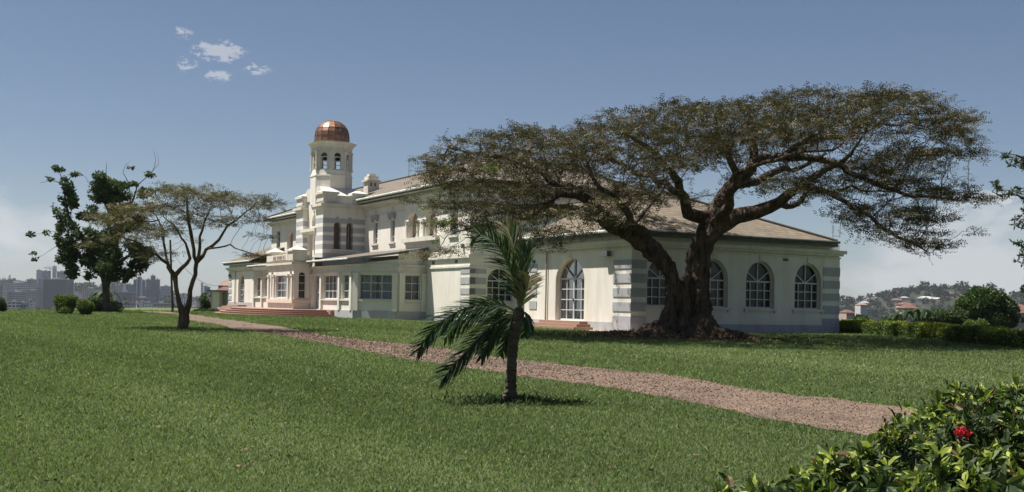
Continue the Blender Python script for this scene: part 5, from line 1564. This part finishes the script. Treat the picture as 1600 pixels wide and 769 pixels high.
    if flower:
        Vf = []; tf = []
        for fx, fy, fz, fr_ in flower:
            for _ in range(70):
                d = rdir(1, rng, 1, .3)[0]; c = np.array([fx, fy, fz]) + d * fr_ * [1.25, 1, .7]
                for j in range(4):
                    e = rdir(1, rng)[0] * .9 + d * .4; e /= np.linalg.norm(e)
                    Vf.append(leaves(c[None], e[None], d[None], np.array([.016]), np.array([.011]), rng)); tf.append(rng.random())
        quads_mesh('flower', np.vstack(Vf) - off, 4, M['red'], T_, tf)


def zpx(y, x, Y): return at(x, y, Y).z
def xpx(x, y, Y): return at(x, y, Y).x


leafy_shrub('flowering_shrub', 'taller glossy shrub with one red flower cluster at the right edge of the near lawn',
            [(xpx(1432, 640, 6.3), zpx(690, 1432, 6.3)), (xpx(1450, 640, 6.3), zpx(662, 1450, 6.3)), (xpx(1490, 640, 6.3), zpx(650, 1490, 6.3)), (xpx(1540, 640, 6.3), zpx(628, 1540, 6.3)), (4.8, zpx(622, 1600, 6.3))], 5.7, 7.2, 0, 31, 1900, .075,
            [(xpx(1505, 676, 5.62), 5.62, zpx(676, 1505, 5.62), .027)])
leafy_shrub('near_shrub', 'nearest low glossy shrub along the bottom right corner of the view',
            [(xpx(1140, 760, 4.6), zpx(800, 1130, 4.6)), (xpx(1230, 760, 4.6), zpx(788, 1230, 4.6)), (xpx(1300, 740, 4.6), zpx(762, 1290, 4.6)), (xpx(1380, 710, 4.6), zpx(742, 1380, 4.6)), (xpx(1480, 700, 4.6), zpx(738, 1480, 4.6)), (xpx(1600, 700, 4.6), zpx(735, 1600, 4.6)), (3.2, .52)], 4.1, 5.15, 0, 33, 2100, .075)


# ------------------------------------------------------------------ tree whose boughs reach in at the right edge
def edge_tree():
    rng = np.random.default_rng(41); random.seed(41)
    Y0 = 24.0; b0 = at(1690, 480, Y0); base = Vector((b0.x, Y0, gzs(b0.x, Y0)))
    T_ = tree_thing('edge_tree', 'tree with star shaped leaf tufts reaching in from the right edge', 'tree', base)
    def pt(x, y, Y, r): q = at(x, y, Y); return (q.x, q.y, q.z, r)
    limbs = [[(base.x, base.y, base.z - .1, .22), pt(1688, 480, 24, .18), pt(1675, 420, 24, .15), pt(1660, 350, 24, .11), pt(1640, 290, 24, .07), pt(1615, 250, 24, .035), pt(1575, 240, 24, .012)],
             ['from', pt(1660, 350, 24, .07), pt(1625, 320, 24, .04), pt(1590, 305, 24, .022), pt(1550, 300, 24, .01)],
             ['from', pt(1668, 385, 24, .07), pt(1630, 372, 24, .035), pt(1590, 355, 24, .012)],
             ['from', pt(1675, 420, 24, .07), pt(1640, 400, 24, .035), pt(1600, 388, 24, .012)],
             ['from', pt(1680, 450, 24, .07), pt(1650, 440, 24, .035), pt(1600, 420, 24, .012)],
             ['from', pt(1660, 350, 24, .07), pt(1700, 300, 24.5, .05), pt(1720, 260, 24.5, .02)],
             ['from', pt(1680, 450, 24, .07), pt(1720, 400, 23.5, .05), pt(1760, 360, 23, .02)]]
    A = []
    for (x, y, rx, ry, n) in ((1575, 244, 14, 5, 14), (1600, 258, 16, 12, 30), (1555, 285, 8, 3, 8), (1575, 300, 26, 5, 26), (1600, 300, 14, 10, 24), (1590, 352, 14, 8, 16), (1602, 340, 8, 12, 12), (1594, 382, 12, 6, 12), (1600, 412, 10, 6, 10), (1600, 455, 6, 7, 8), (1640, 330, 30, 60, 90), (1690, 320, 40, 70, 110), (1740, 340, 30, 60, 60)):
        for _ in range(n): A.append(tuple(at(x + rng.normal() * rx * .6, y + rng.normal() * ry * .6, Y0 + rng.normal() * .8)))
    N, par, child, R_ = grow(limbs, A, rng, step=.14, infl=1.8, kill=.16, iters=70, rtip=.006)
    mb = MB(); wood(mb, N - np.array(base), par, child, R_, rng, 4, 9); mb.build('trunk', M['barkdark'], T_, smooth=True)
    k = [i for i in range(len(N)) if R_[i] < .012 and (not child[i] or rng.random() < .35)]
    B = np.repeat(N[k], 11, axis=0); n = len(B)
    V = leaves(B, rdir(n, rng, .8, .1), rdir(n, rng, 1, .6), rng.uniform(.08, .15, n), rng.uniform(.03, .045, n), rng)
    quads_mesh('crown', shift(V, T_), 4, M['broad'], T_, rng.random(n) * .35)


edge_tree()


# ------------------------------------------------------------------ banana plants, cactus-like plants beyond the hedge
def banana(label, x, y, Y, h, seed, n=7, mat='banana', group=None):
    rng = np.random.default_rng(seed); q = at(x, y, Y)
    T_ = tree_thing('banana_plant', label, 'plant', (q.x, q.y, gzs(q.x, q.y)), group)
    zc = q.z - T_.location.z
    mb = MB(); mb.tube([Vector((0, 0, -.2)), Vector((.05, 0, zc * .6)), Vector((0, 0, zc))], [h * .07, h * .055, h * .03], 8); mb.build('stem', M['palmtrunk'], T_)
    for k in range(n):
        a = k * 2.4 + seed; V = []
        d = np.array([math.cos(a), math.sin(a) * .7, 0]); s_ = np.array([-d[1], d[0], 0]); s_ /= np.linalg.norm(s_)
        pr = None
        for j in range(8):
            f = j / 7; c = np.array([0, 0, zc]) + d * h * .55 * f + np.array([0, 0, h * (.75 * f - .95 * f * f) * rng.uniform(.95, 1.05)])
            w_ = h * .13 * math.sin(math.pi * min(1, f * .9 + .08)) ** .7
            cur = (c - s_ * w_ + [0, 0, -w_ * .3], c, c + s_ * w_ + [0, 0, -w_ * .3])
            if pr is not None: V += [pr[0], pr[1], cur[1], cur[0], pr[1], pr[2], cur[2], cur[1]]
            pr = cur
        quads_mesh('leaf', np.array(V), 4, M[mat], T_, np.full(len(V) // 4, rng.random()))


banana('banana plant with broad dark leaves behind the ragged tree trunk', 163, 462, 88, 2.6, 2)
for i, (x, y, h) in enumerate(((1413, 490, 1.6), (1441, 488, 1.7), (1450, 492, 1.9), (1400, 494, 1.3), (1425, 496, 1.3))):
    banana('pale stemmed banana plant growing just beyond the clipped hedge', x, y, 72 + i * 1.3, h, 20 + i, 6, group='banana plants beyond the clipped hedge')

# ------------------------------------------------------------------ litter of dead leaves at the great tree
rng = np.random.default_rng(77); n = 5000
a_ = rng.random(n) * 6.28; r_ = 1.3 + np.abs(rng.normal(size=n)) * 1.1
Pl = np.stack([6.6 + np.cos(a_) * r_ * 1.5, 45.4 + np.sin(a_) * r_ * .9, np.zeros(n)], 1); Pl[:, 2] = gz(Pl[:, 0], Pl[:, 1]) + .02 + rng.random(n) * .25 * np.clip(2.6 - r_, 0, 1)
V = leaves(Pl, rdir(n, rng, .4, .1), rdir(n, rng, 1, .7), rng.uniform(.08, .2, n), rng.uniform(.05, .1, n), rng)
tag(quads_mesh('leaf_litter', V, 4, M['deadleaf'], None, rng.random(n)), 'brown leaf litter heaped over the roots of the huge tree', 'leaf litter', kind='stuff')

# ------------------------------------------------------------------ grass blades and gravel
def grass():
    rng = np.random.default_rng(3)
    n = 1350000
    # spacing grows with distance so the lawn keeps an even fineness in view
    Y = 5.5 * (100 / 5.5) ** (rng.random(n) ** .95)
    X = Y * rng.uniform(-.53, .53, n)
    far_side = rng.random(n) < .12; X[far_side] = Y[far_side] * (rng.choice([-1, 1], far_side.sum()) * rng.uniform(.53, .85, far_side.sum()))
    k = ~in_path(X + rng.normal(size=n) * .07, Y + rng.normal(size=n) * .10) | (rng.random(n) < .012 * np.clip(smooth_noise(X * 1.2, Y * .9, 31), 0, 1))
    # blades stay off the mansion
    u = (X - BORG.x) * BU.x + (Y - BORG.y) * BU.y; v = (X - BORG.x) * BV.x + (Y - BORG.y) * BV.y
    k &= ~((v > -1.1) & (u > -1.1)) & (plat_dist(X, Y) <= 0)
    dens = smooth_noise(X * 1.3, Y * 1.1, 6); k &= rng.random(n) < np.clip(.85 + .35 * dens, .2, 1)
    X, Y = X[k], Y[k]; m = len(X)
    Z = gz(X, Y)
    h = (.020 + .0011 * Y) * rng.uniform(.5, 1.5, m); w_ = (.003 + .00052 * Y) * rng.uniform(.7, 1.3, m)
    a = rng.random(m) * math.pi; s_ = np.stack([np.cos(a), np.sin(a), np.zeros(m)], 1)
    b = np.stack([X, Y, Z - .004], 1); tip = b + np.stack([rng.normal(size=m) * .5, rng.normal(size=m) * .5, np.ones(m)], 1) * h[:, None]
    V = np.stack([b - s_ * w_[:, None], b + s_ * w_[:, None], tip], 1).reshape(-1, 3)
    patch = smooth_noise(X * .35, Y * .3, 12); p2 = smooth_noise(X * 1.6, Y * 1.4, 14)
    tint = np.clip(.45 + .26 * patch + .20 * p2 + rng.normal(size=m) * .17, 0, .97)
    tint[rng.random(m) < .012] = 1.0
    mt = leaf_mat('grass_blade', [(0, (.080, .106, .046)), (.35, (.118, .158, .066)), (.7, (.168, .210, .095)), (.97, (.24, .26, .14)), (1, (.36, .35, .22))], .4, .75, .12)
    tag(quads_mesh('grass', V, 3, mt, None, tint), 'short green lawn grass all round the mansion', 'grass', kind='stuff')


grass()


def gravel():
    rng = np.random.default_rng(8); n = 130000
    Y = 10 * (45 / 10) ** rng.random(n); X = rng.uniform(-12, 9, n)
    k = in_path(X, Y); X, Y = X[k], Y[k]
    m = len(X); Z = gz(X, Y) + .012
    s = (.004 + .00045 * Y) * rng.uniform(.5, 1.6, m)
    c = np.stack([X, Y, Z], 1)
    r3 = [rng.normal(size=(m, 3)) * [.25, .25, .2] for _ in range(4)]
    T0 = c + (np.array([0, 0, 1.0]) + r3[0]) * s[:, None]
    q = [c + (np.array([math.cos(t), math.sin(t), -.1]) + r3[i + 1]) * s[:, None] * 1.1 for i, t in enumerate((0, 2.1, 4.2))]
    V = np.stack([T0, q[0], q[1], T0, q[1], q[2], T0, q[2], q[0]], 1).reshape(-1, 3)
    mt = leaf_mat('gravel_stone', [(0, (.078, .048, .032)), (.5, (.160, .108, .075)), (1, (.30, .22, .165))], 0.0, .9, .1)
    tag(quads_mesh('gravel', V, 3, mt, None, np.repeat(rng.random(m), 3)), 'loose pinkish gravel stones on the path', 'gravel', kind='stuff')


gravel()


def fallen():
    rng = np.random.default_rng(18); n = 2600
    Y = 8 * (60 / 8) ** rng.random(n); X = Y * rng.uniform(-.5, .5, n)
    k = (plat_dist(X, Y) <= 0) & (rng.random(n) < .25 + .75 * (np.hypot((X - 7) / 14, (Y - 45) / 12) < 1)); X, Y = X[k], Y[k]; n = len(X)
    Pl = np.stack([X, Y, gz(X, Y) + .02 + .0005 * Y], 1)
    V = leaves(Pl, rdir(n, rng, .2, .05), rdir(n, rng, .6, .9), rng.uniform(.03, .07, n) + .0012 * Y, rng.uniform(.015, .03, n) + .0005 * Y, rng)
    tag(quads_mesh('fallen_leaves', V, 4, M['deadleaf'], None, rng.random(n)), 'dry fallen leaves scattered over the lawn and path', 'fallen leaves', kind='stuff')


fallen()

# ------------------------------------------------------------------ bits and pieces in the middle distance
def gatehouse():
    q = at(343, 483, 122); T_ = tree_thing('gatehouse', 'small white gatehouse with flat dark roof at the left end of the mansion', 'building', (q.x, 122, gzs(q.x, 122)))
    k = 122 / FPX
    mb = MB(); mb.box(-1.05, 0.05, -.1, 2.6, -.3, 2.05); mb.build('wall', M['wall'], T_)
    mb = MB(); mb.box(.1, 2.2, 1.2, 2.6, -.3, 2.0); mb.build('wall', M['grey'], T_)
    mb = MB(); mb.box(-1.3, 2.4, -.5, 2.8, 2.05, 2.2); mb.build('roof', M['greenfascia'], T_)
    for x in (-.9, .12, .95): 
        mb = MB(); mb.box(x - .06, x + .06, -.35, -.23, -.3, 2.05); mb.build('post', M['pipe'], T_)


gatehouse()


def gable_house(label, x, y, Y, w_, h_, d_, roofcol, wallcol, name='house', group=None, rot=0.0, win=True):
    q = at(x, y, Y); g = gzs(q.x, q.y)
    T_ = tree_thing(name, label, 'house', (q.x, q.y, q.z - h_ * .0), group); T_.rotation_euler = (0, 0, rot)
    dz = q.z - g
    mb = MB(); mb.box(-w_ / 2, w_ / 2, 0, d_, -max(dz, 0) - 3, h_ * .6); mb.build('wall', wallcol, T_)
    o = .06 * w_
    mb = MB(); z0, z1 = h_ * .6, h_
    mb.add([(-w_ / 2 - o, -o, z0), (w_ / 2 + o, -o, z0), (w_ / 2 + o, d_ + o, z0), (-w_ / 2 - o, d_ + o, z0), (-w_ * .22, d_ / 2, z1), (w_ * .22, d_ / 2, z1)], [(0, 1, 5, 4), (2, 3, 4, 5), (1, 2, 5), (3, 0, 4), (3, 2, 1, 0)])
    mb.build('roof', roofcol, T_)
    if win:
        for k in range(3):
            mb = MB(); c = -w_ / 2 + w_ * (k + .5) / 3; mb.box(c - w_ * .07, c + w_ * .07, -.05, 0.02, h_ * .2, h_ * .42); mb.build('window', M['glass'], T_)
    return T_


RR = simple('red_tile_far', (.13, .065, .05), .85, var=.25, scale=.4)
RB = simple('rust_sheet_far', (.24, .15, .11), .85, var=.25, scale=.4)
RG = simple('grey_sheet_far', (.24, .25, .26), .7, var=.15, scale=.4)
WW = simple('white_render_far', (.42, .41, .39), .9, var=.1, scale=.3)
WP = simple('pinkish_render_far', (.34, .26, .22), .9, var=.1, scale=.3)
WT = simple('tan_render_far', (.42, .36, .28), .9, var=.15, scale=.3)
gable_house('house with brick red roof beside the round tree at the right edge', 1600, 512, 118, 5.0, 2.6, 5, RR, WT, rot=.2)
gable_house('red roofed outhouse just behind the white gatehouse', 353, 472, 136, 3.4, 1.9, 3, RR, WP)
gable_house('brown block showing above the gatehouse roof against the mansion', 357, 462, 240, 4.5, 3.6, 5, RB, WP, win=False)
# utility pole and its cable
q = at(270, 488, 96); z0 = gzs(q.x, 96)
po = tree_thing('utility_pole', 'slender dark wooden pole standing behind the small umbrella tree', 'pole', (q.x, 96, z0))
mb = MB(); mb.tube([Vector((0, 0, -.3)), Vector(at(266, 375, 96)) - po.location], [.11, .08], 8); mb.build('shaft', M['barkdark'], po)
a0, a1 = Vector(at(267, 392, 96)) - po.location, Vector(at(347, 446, 122)) - po.location
mb = MB(); mb.tube([a0 + (a1 - a0) * f + Vector((0, 0, -1.0 * 4 * f * (1 - f))) for f in np.linspace(0, 1, 16)], .018, 4); mb.build('cable', M['metal'], po)
q = at(315, 484, 104); po = tree_thing('fence_post', 'short dark post beside the leafy bush near the gatehouse', 'post', (q.x, 104, gzs(q.x, 104)))
mb = MB(); mb.tube([Vector((0, 0, -.2)), Vector((0, 0, 1.5))], .1, 8); mb.tube([Vector((0, 0, 1.5)), Vector((0, 0, 1.6))], [.13, .1], 8); mb.build('shaft', M['barkdark'], po)


# ------------------------------------------------------------------ the city below the hill
def facade(name, wallc, winc, fl=3.4, bay=3.0, wf=(.18, .82), hf=(.3, .8), gloss=.5):
    m_, t, b, o = mat_new(name)
    uv = t.n('ShaderNodeUVMap').outputs[0]; sp = t.n('ShaderNodeSeparateXYZ'); t.l(uv, sp.inputs[0])
    def band(x, p, lo, hi):
        f = t.m('FRACT', t.m('DIVIDE', x, p)); return t.m('MULTIPLY', t.m('GREATER_THAN', f, lo), t.m('LESS_THAN', f, hi))
    k = t.m('MULTIPLY', band(sp.outputs[0], bay, *wf), band(sp.outputs[1], fl, *hf))
    c = t.mix(k, wallc, winc); t.l(c, b.inputs['Base Color']); b.inputs['Roughness'].default_value = .6
    return m_


FC = {
 'grey': facade('grey_office_facade', (.30, .31, .33), (.07, .08, .10), 3.6, 3.0),
 'ribbon': facade('ribbon_window_facade', (.46, .46, .45), (.12, .14, .16), 3.8, 60, (0, 1), (.35, .8)),
 'dark': facade('dark_glass_facade', (.055, .065, .085), (.09, .10, .125), 4.0, 2.4, (.1, .9), (.1, .6)),
 'pale': facade('pale_tower_facade', (.64, .64, .63), (.17, .19, .22), 3.4, 3.2),
 'white': facade('white_block_facade', (.72, .71, .68), (.16, .20, .20), 3.3, 3.6, (.3, .8), (.25, .75)),
 'pink': facade('pink_block_facade', (.55, .42, .36), (.24, .17, .15), 3.3, 3.4, (.35, .8), (.2, .8)),
 'tan': facade('tan_block_facade', (.36, .31, .25), (.12, .11, .10), 3.3, 3.0),
 'blue': facade('blue_glass_facade', (.10, .15, .20), (.05, .08, .11), 4.0, 6.0, (.08, .92), (.12, .9)),
 'frame': facade('open_frame_facade', (.60, .60, .58), (.07, .07, .07), 3.6, 4.5, (.12, .88), (.2, .85)),
 'brown': facade('brown_block_facade', (.17, .14, .125), (.06, .055, .055), 3.4, 3.0)}
ROOFC = simple('flat_roof_far', (.33, .33, .34), .9, var=.2, scale=.1)


def block(label, px0, px1, ytop, ybase, D, mat, depth=None, rot=0.0, extras=(), group=None, name='city_building'):
    q0, q1 = at(px0, ytop, D), at(px1, ytop, D); w_ = (q1.x - q0.x)
    zb = min(at(px0, ybase, D).z, gzs((q0.x + q1.x) / 2, D)) - 4
    depth = depth or w_ * .8
    T_ = empty(name, ((q0.x + q1.x) / 2, D, zb), rot); tag(T_, label, 'building', group)
    H_ = (q0.z + q1.z) / 2 - zb
    if rot:
        w_ = w_ / (math.cos(rot) + abs(math.sin(rot)) * .8)
        depth = w_ * .8
    mb = MB(); mb.uv = []
    x0, x1, y0, y1 = -w_ / 2, w_ / 2, 0, depth
    for (a, b, L, o_) in (((x0, y0), (x1, y0), w_, 0), ((x1, y0), (x1, y1), depth, w_), ((x1, y1), (x0, y1), w_, w_ + depth), ((x0, y1), (x0, y0), depth, 0)):
        i = len(mb.v); mb.v += [(*a, 0), (*b, 0), (*b, H_), (*a, H_)]; mb.f.append((i, i + 1, i + 2, i + 3)); mb.uv += [(o_, 0), (o_ + L, 0), (o_ + L, H_), (o_, H_)]
    mb.build('wall', FC[mat], T_)
    mb = MB(); t_ = max(.6, w_ * .012); mb.box(x0 - t_, x1 + t_, y0 - t_, y1 + t_, H_, H_ + 1.2); mb.build('roof_slab', ROOFC, T_)
    mb = MB(); mb.box(x0 + w_ * .3, x0 + w_ * .55, y0 + depth * .3, y0 + depth * .7, H_ + 1.2, H_ + 1.2 + max(2.5, w_ * .08)); mb.build('roof_plant_room', ROOFC, T_)
    return T_


L_ = [
 ('long pale office slab with horizontal ribbon windows at the far left of the skyline', 4, 45, 443, 458, 2300, 'ribbon'),
 ('wide grey block in front of the long ribbon windowed slab', 11, 40, 457, 473, 1900, 'grey'),
 ('narrow pink end block at the left of the wide grey block', 5, 11, 457, 470, 1890, 'pink'),
 ('pink topped low block between the grey block and the dark glass tower', 41, 60, 455, 474, 1850, 'tan'),
 ('white open framed building low at the far left above the lawn', 12, 28, 473, 487, 1250, 'frame'),
 ('dull violet grey building joined to the right of the white open framed one', 28, 41, 475, 487, 1260, 'grey'),
 ('small cream cube building right of the white open framed one', 41, 52, 471, 481, 1300, 'white'),
 ('slim pale tower at the left of the tallest cluster', 57, 63, 423, 452, 2500, 'pale'),
 ('square grey tower second from the left in the tallest cluster', 65, 76, 424, 445, 2550, 'grey'),
 ('tallest slim tower beside the crane', 82, 87, 417, 445, 2600, 'pale'),
 ('broad grey tower at the right of the tallest cluster', 89, 102, 425, 445, 2500, 'grey'),
 ('big dark glass block in front of the tallest cluster', 68, 104, 437, 478, 1900, 'dark'),
 ('narrow dark grey wing at the left side of the big dark glass block', 60, 69, 436, 474, 1930, 'grey'),
 ('brown hilltop block left of the tallest cluster', 42, 54, 437, 450, 2700, 'brown'),
 ('thin white tower right of the big dark glass block', 110, 115, 444, 456, 2400, 'white'),
 ('low white building at the foot of the thin white tower', 104, 119, 455, 464, 2100, 'white'),
 ('beige office block just left of the ragged tree trunk', 128, 152, 452, 474, 1700, 'pink'),
 ('small brown tower right of the ragged tree trunk', 181, 190, 446, 458, 2400, 'tan'),
 ('thin white tower between the brown tower and the glass towers', 191, 196.5, 443.5, 458, 2450, 'white'),
 ('blue grey tower right of the thin white one', 197, 206.5, 445, 462, 2350, 'blue'),
 ('large grey brown block below the small brown tower', 182, 206, 457, 478, 1800, 'brown'),
 ('leftmost slim blue glass tower of the row', 208.5, 212, 438, 470, 2200, 'blue'),
 ('second slim blue glass tower of the row, taller than the first', 214.5, 220, 433.5, 470, 2210, 'blue'),
 ('third slim blue glass tower of the row', 222.5, 226.5, 438.5, 470, 2200, 'blue'),
 ('wide green blue glass tower in the middle of the row', 228, 235, 437.5, 470, 2190, 'blue'),
 ('tallest blue glass tower of the row with a stepped top', 235.5, 241.5, 431.5, 470, 2230, 'blue'),
 ('rightmost dark blue glass tower of the row', 242, 248.5, 437.5, 470, 2200, 'dark'),
 ('dark podium under the row of blue glass towers', 206, 236, 466, 476, 2120, 'dark'),
 ('grey slab block right of the blue glass towers', 250.5, 266.5, 448, 466, 2500, 'grey'),
 ('pink and cream striped block just left of the small umbrella tree trunk', 239, 262, 476, 489, 1100, 'pink'),
 ('low white hall left of the pink and cream striped block', 225, 239, 475, 484, 1150, 'white'),
 ('long dull violet low building above the lawn edge near the ragged tree', 186, 206, 474, 488, 1200, 'grey'),
 ('white tower block seen between the umbrella tree and the gatehouse', 318, 323, 448, 462, 2300, 'white'),
 ('slim white spire block right of the umbrella tree', 314, 317, 443, 462, 2350, 'pale'),
 ('blue grey block left of the gatehouse', 320, 327, 449, 463, 2250, 'blue'),
 ('pale blocky building between the two stems of the umbrella tree', 283, 296, 465, 476, 1700, 'white'),
]
for i, (lab, a, b, yt, yb, D, mt) in enumerate(L_): block(lab, a, b, yt, yb, D, mt)
# pale piers between the slim glass towers
block('pale concrete pier between the first and second slim glass towers', 212.2, 214.3, 437, 470, 2205, 'pale')
block('pale concrete pier between the second and third slim glass towers', 220.2, 222.3, 437, 470, 2205, 'pale')
rng = random.Random(6)
for k in range(95):
    D = rng.uniform(1150, 2700); x = rng.uniform(-10, 345)
    if rng.random() < .25: x = rng.uniform(268, 345)
    z = gzs(*(lambda q: (q.x, D))(at(x, 470, D)))
    w_ = rng.uniform(5, 15) * 1500 / D; hh = rng.uniform(7, 20)
    ytop = at(x, 470, D); y_ = 470 + (ytop.z - (z + hh)) / D * FPX
    if y_ < 455: y_ = 455 + rng.random() * 6
    kind = rng.choice([('white', 'small white city block, one of many low in the haze'), ('tan', 'small tan city block, one of many low in the haze'), ('pink', 'small pinkish city block, one of many low in the haze'), ('grey', 'small grey city block, one of many low in the haze'), ('pale', 'small pale city block, one of many low in the haze')])
    block(kind[1], x, x + w_, y_, y_ + 8, D, kind[0], rot=rng.uniform(-.4, .4), group='low ' + kind[0] + ' city blocks', name='low_building')
for k in range(60):
    D = rng.uniform(800, 2000); x = rng.uniform(-5, 340); q = at(x, 480, D); z = gzs(q.x, D)
    y_ = 480 + (q.z - z) / D * FPX; col = rng.choice([('red', RR), ('grey', RG), ('rusty', RB)])
    gable_house('small %s roofed house on the slope below the city towers' % col[0], x, y_, D, rng.uniform(9, 18), rng.uniform(5, 8), 10, col[1], rng.choice([WW, WP, WT]), 'distant_house', 'small %s roofed houses below the city' % col[0], rng.uniform(-.6, .6), False)
# tower crane and masts
def mast(label, x, y0, y1, D, w_, cat='mast', crane=False):
    q, p = at(x, y1, D), at(x, y0, D); T_ = tree_thing('tower_crane' if crane else 'radio_mast', label, cat, (q.x, D, q.z))
    h = p.z - q.z; mb = MB()
    for sx in (-1, 1): mb.tube([Vector((sx * w_, 0, 0)), Vector((sx * w_ * (1 if crane else .35), 0, h))], w_ * .22, 4)
    for k in range(7):
        a = h * k / 7; b = h * (k + 1) / 7; mb.tube([Vector((-w_ * .9, 0, a)), Vector((w_ * .9 * (1 if crane else .5), 0, b))], w_ * .14, 4)
    mb.build('lattice', M['metal'], T_)
    if crane:
        mb = MB(); mb.tube([Vector((-14, 0, h + 1)), Vector((16, 0, h - 2))], .9, 4); mb.tube([Vector((0, 0, h)), Vector((0, 0, h + 4))], .6, 4); mb.tube([Vector((0, 0, h + 4)), Vector((-14, 0, h + 1))], .25, 4); mb.build('jib', M['metal'], T_)
mast('lattice tower crane standing among the tallest towers', 78, 419, 440, 2560, 1.6, 'crane', True)
mast('radio mast on the wooded hill at the far left', 15, 430, 444, 3000, 4)
mast('thin radio mast on the left shoulder of the right hand hill', 1412, 453, 465, 2100, .9)
mast('thin radio mast near the top of the right hand hill', 1444, 448, 460, 2150, .9)

# ------------------------------------------------------------------ houses and woods on the right hand hillside
rng = random.Random(12)
for k in range(85):
    D = rng.choice([rng.uniform(650, 1250), rng.uniform(1300, 2150)]); x = rng.uniform(1306, 1620); q = at(x, 480, D); z = gzs(q.x, D)
    y_ = 486 + (EYE - z) / D * FPX - 0
    if y_ > 506: continue
    q2 = Vector((q.x, D, z))
    col = rng.choice([('red', RR), ('red', RR), ('grey', RG), ('rusty', RB)]); w_ = rng.uniform(.006, .0095) * D
    T_ = gable_house('small %s roofed house among trees on the right hand hillside' % col[0], x, 480, D, w_, w_ * .55, w_, col[1], rng.choice([WW, WW, WP, WT]), 'hillside_house', 'small %s roofed houses on the right hand hillside' % col[0], rng.uniform(-.6, .6), False)
    T_.location.z = z
for lab, x, y, D, w_, h_, rc, wc in (('wide red roofed house with terraces on the near right hillside', 1425, 490, 620, 8.5, 5, RR, WP), ('long white roofed shed high on the right hand hill', 1465, 471, 2000, 60, 7, WW, WW), ('shorter white shed left of the long one high on the right hand hill', 1449, 469, 2000, 26, 7, WW, WW), ('pink walled house beside the mansion corner on the far slope', 1329, 495, 640, 5, 4, RR, WP), ('cream house in the middle of the far slope right of the mansion', 1350, 481, 900, 6, 4, RB, WW), ('upper red roofed house above the terraced one on the right hillside', 1420, 482, 700, 7, 4, RR, WT)):
    gable_house(lab, x, y, D, w_, h_, 10, rc, wc, rot=.15)


def woods(name, label, n, fx, fD, seed, smin, smax, cond=None):
    """far-off wood that reads as one mass: many small ragged crowns"""
    rng = np.random.default_rng(seed)
    D = fD(rng, n); px = fx(rng, n); X = (px - 800) / FPX * D; Z = gz(X, D)
    kk = smooth_noise(X * .012, D * .006, seed) + rng.normal(size=n) * .35 > -.15
    X, D, Z = X[kk], D[kk], Z[kk]; n = len(X)
    s = rng.uniform(smin, smax, n) * (1 + .6 * (rng.random(n) < .1))
    per = 85
    d = rdir(n * per, rng); r = np.repeat(s, per)
    c = np.repeat(np.stack([X, D, Z + s * .75], 1), per, axis=0) + d * (r * rng.uniform(.5, 1, n * per))[:, None] * [1, 1, .8]
    V = leaves(c, rdir(n * per, rng), rdir(n * per, rng, 1, .5), r * rng.uniform(.4, .7, n * per), r * rng.uniform(.3, .5, n * per), rng)
    t_ = np.clip(.35 + .3 * d[:, 2] + np.repeat(rng.normal(size=n) * .15, per), 0, 1)
    tag(quads_mesh(name, V, 4, M['farwood'], None, t_), label, 'woods', kind='stuff')


M['farwood'] = leaf_mat('far_wood', [(0, (.010, .016, .010)), (.6, (.022, .034, .018)), (1, (.038, .052, .024))], .1, .8, .1)
woods('hillside_woods', 'dark woods covering the hill beyond the right hand hedge', 2600, lambda r, n: r.uniform(1300, 1640, n), lambda r, n: np.where(r.random(n) < .5, r.uniform(500, 1300, n), r.uniform(1500, 2350, n)), 5, 4.5, 8)
woods('city_woods', 'wooded hills rising behind the city towers on the left', 1300, lambda r, n: r.uniform(-20, 350, n), lambda r, n: np.where(r.random(n) < .25, r.uniform(700, 1800, n), r.uniform(2300, 3500, n)), 6, 6, 12)

# ------------------------------------------------------------------ the hazy air
hz = MB(); hz.box(-9500, 9500, -9500, 9500, -160, 330)
hm = bpy.data.materials.new('hazy_air'); hm.use_nodes = True; ht = NT(hm.node_tree); ht.t.nodes.clear()
ho = ht.n('ShaderNodeOutputMaterial'); hv = ht.n('ShaderNodeVolumePrincipled')
hv.inputs['Color'].default_value = (.80, .86, .95, 1); hv.inputs['Density'].default_value = .000055; hv.inputs['Anisotropy'].default_value = .2
ht.l(hv.outputs[0], ho.inputs['Volume'])
tag(hz.build('haze', hm), kind='stuff')
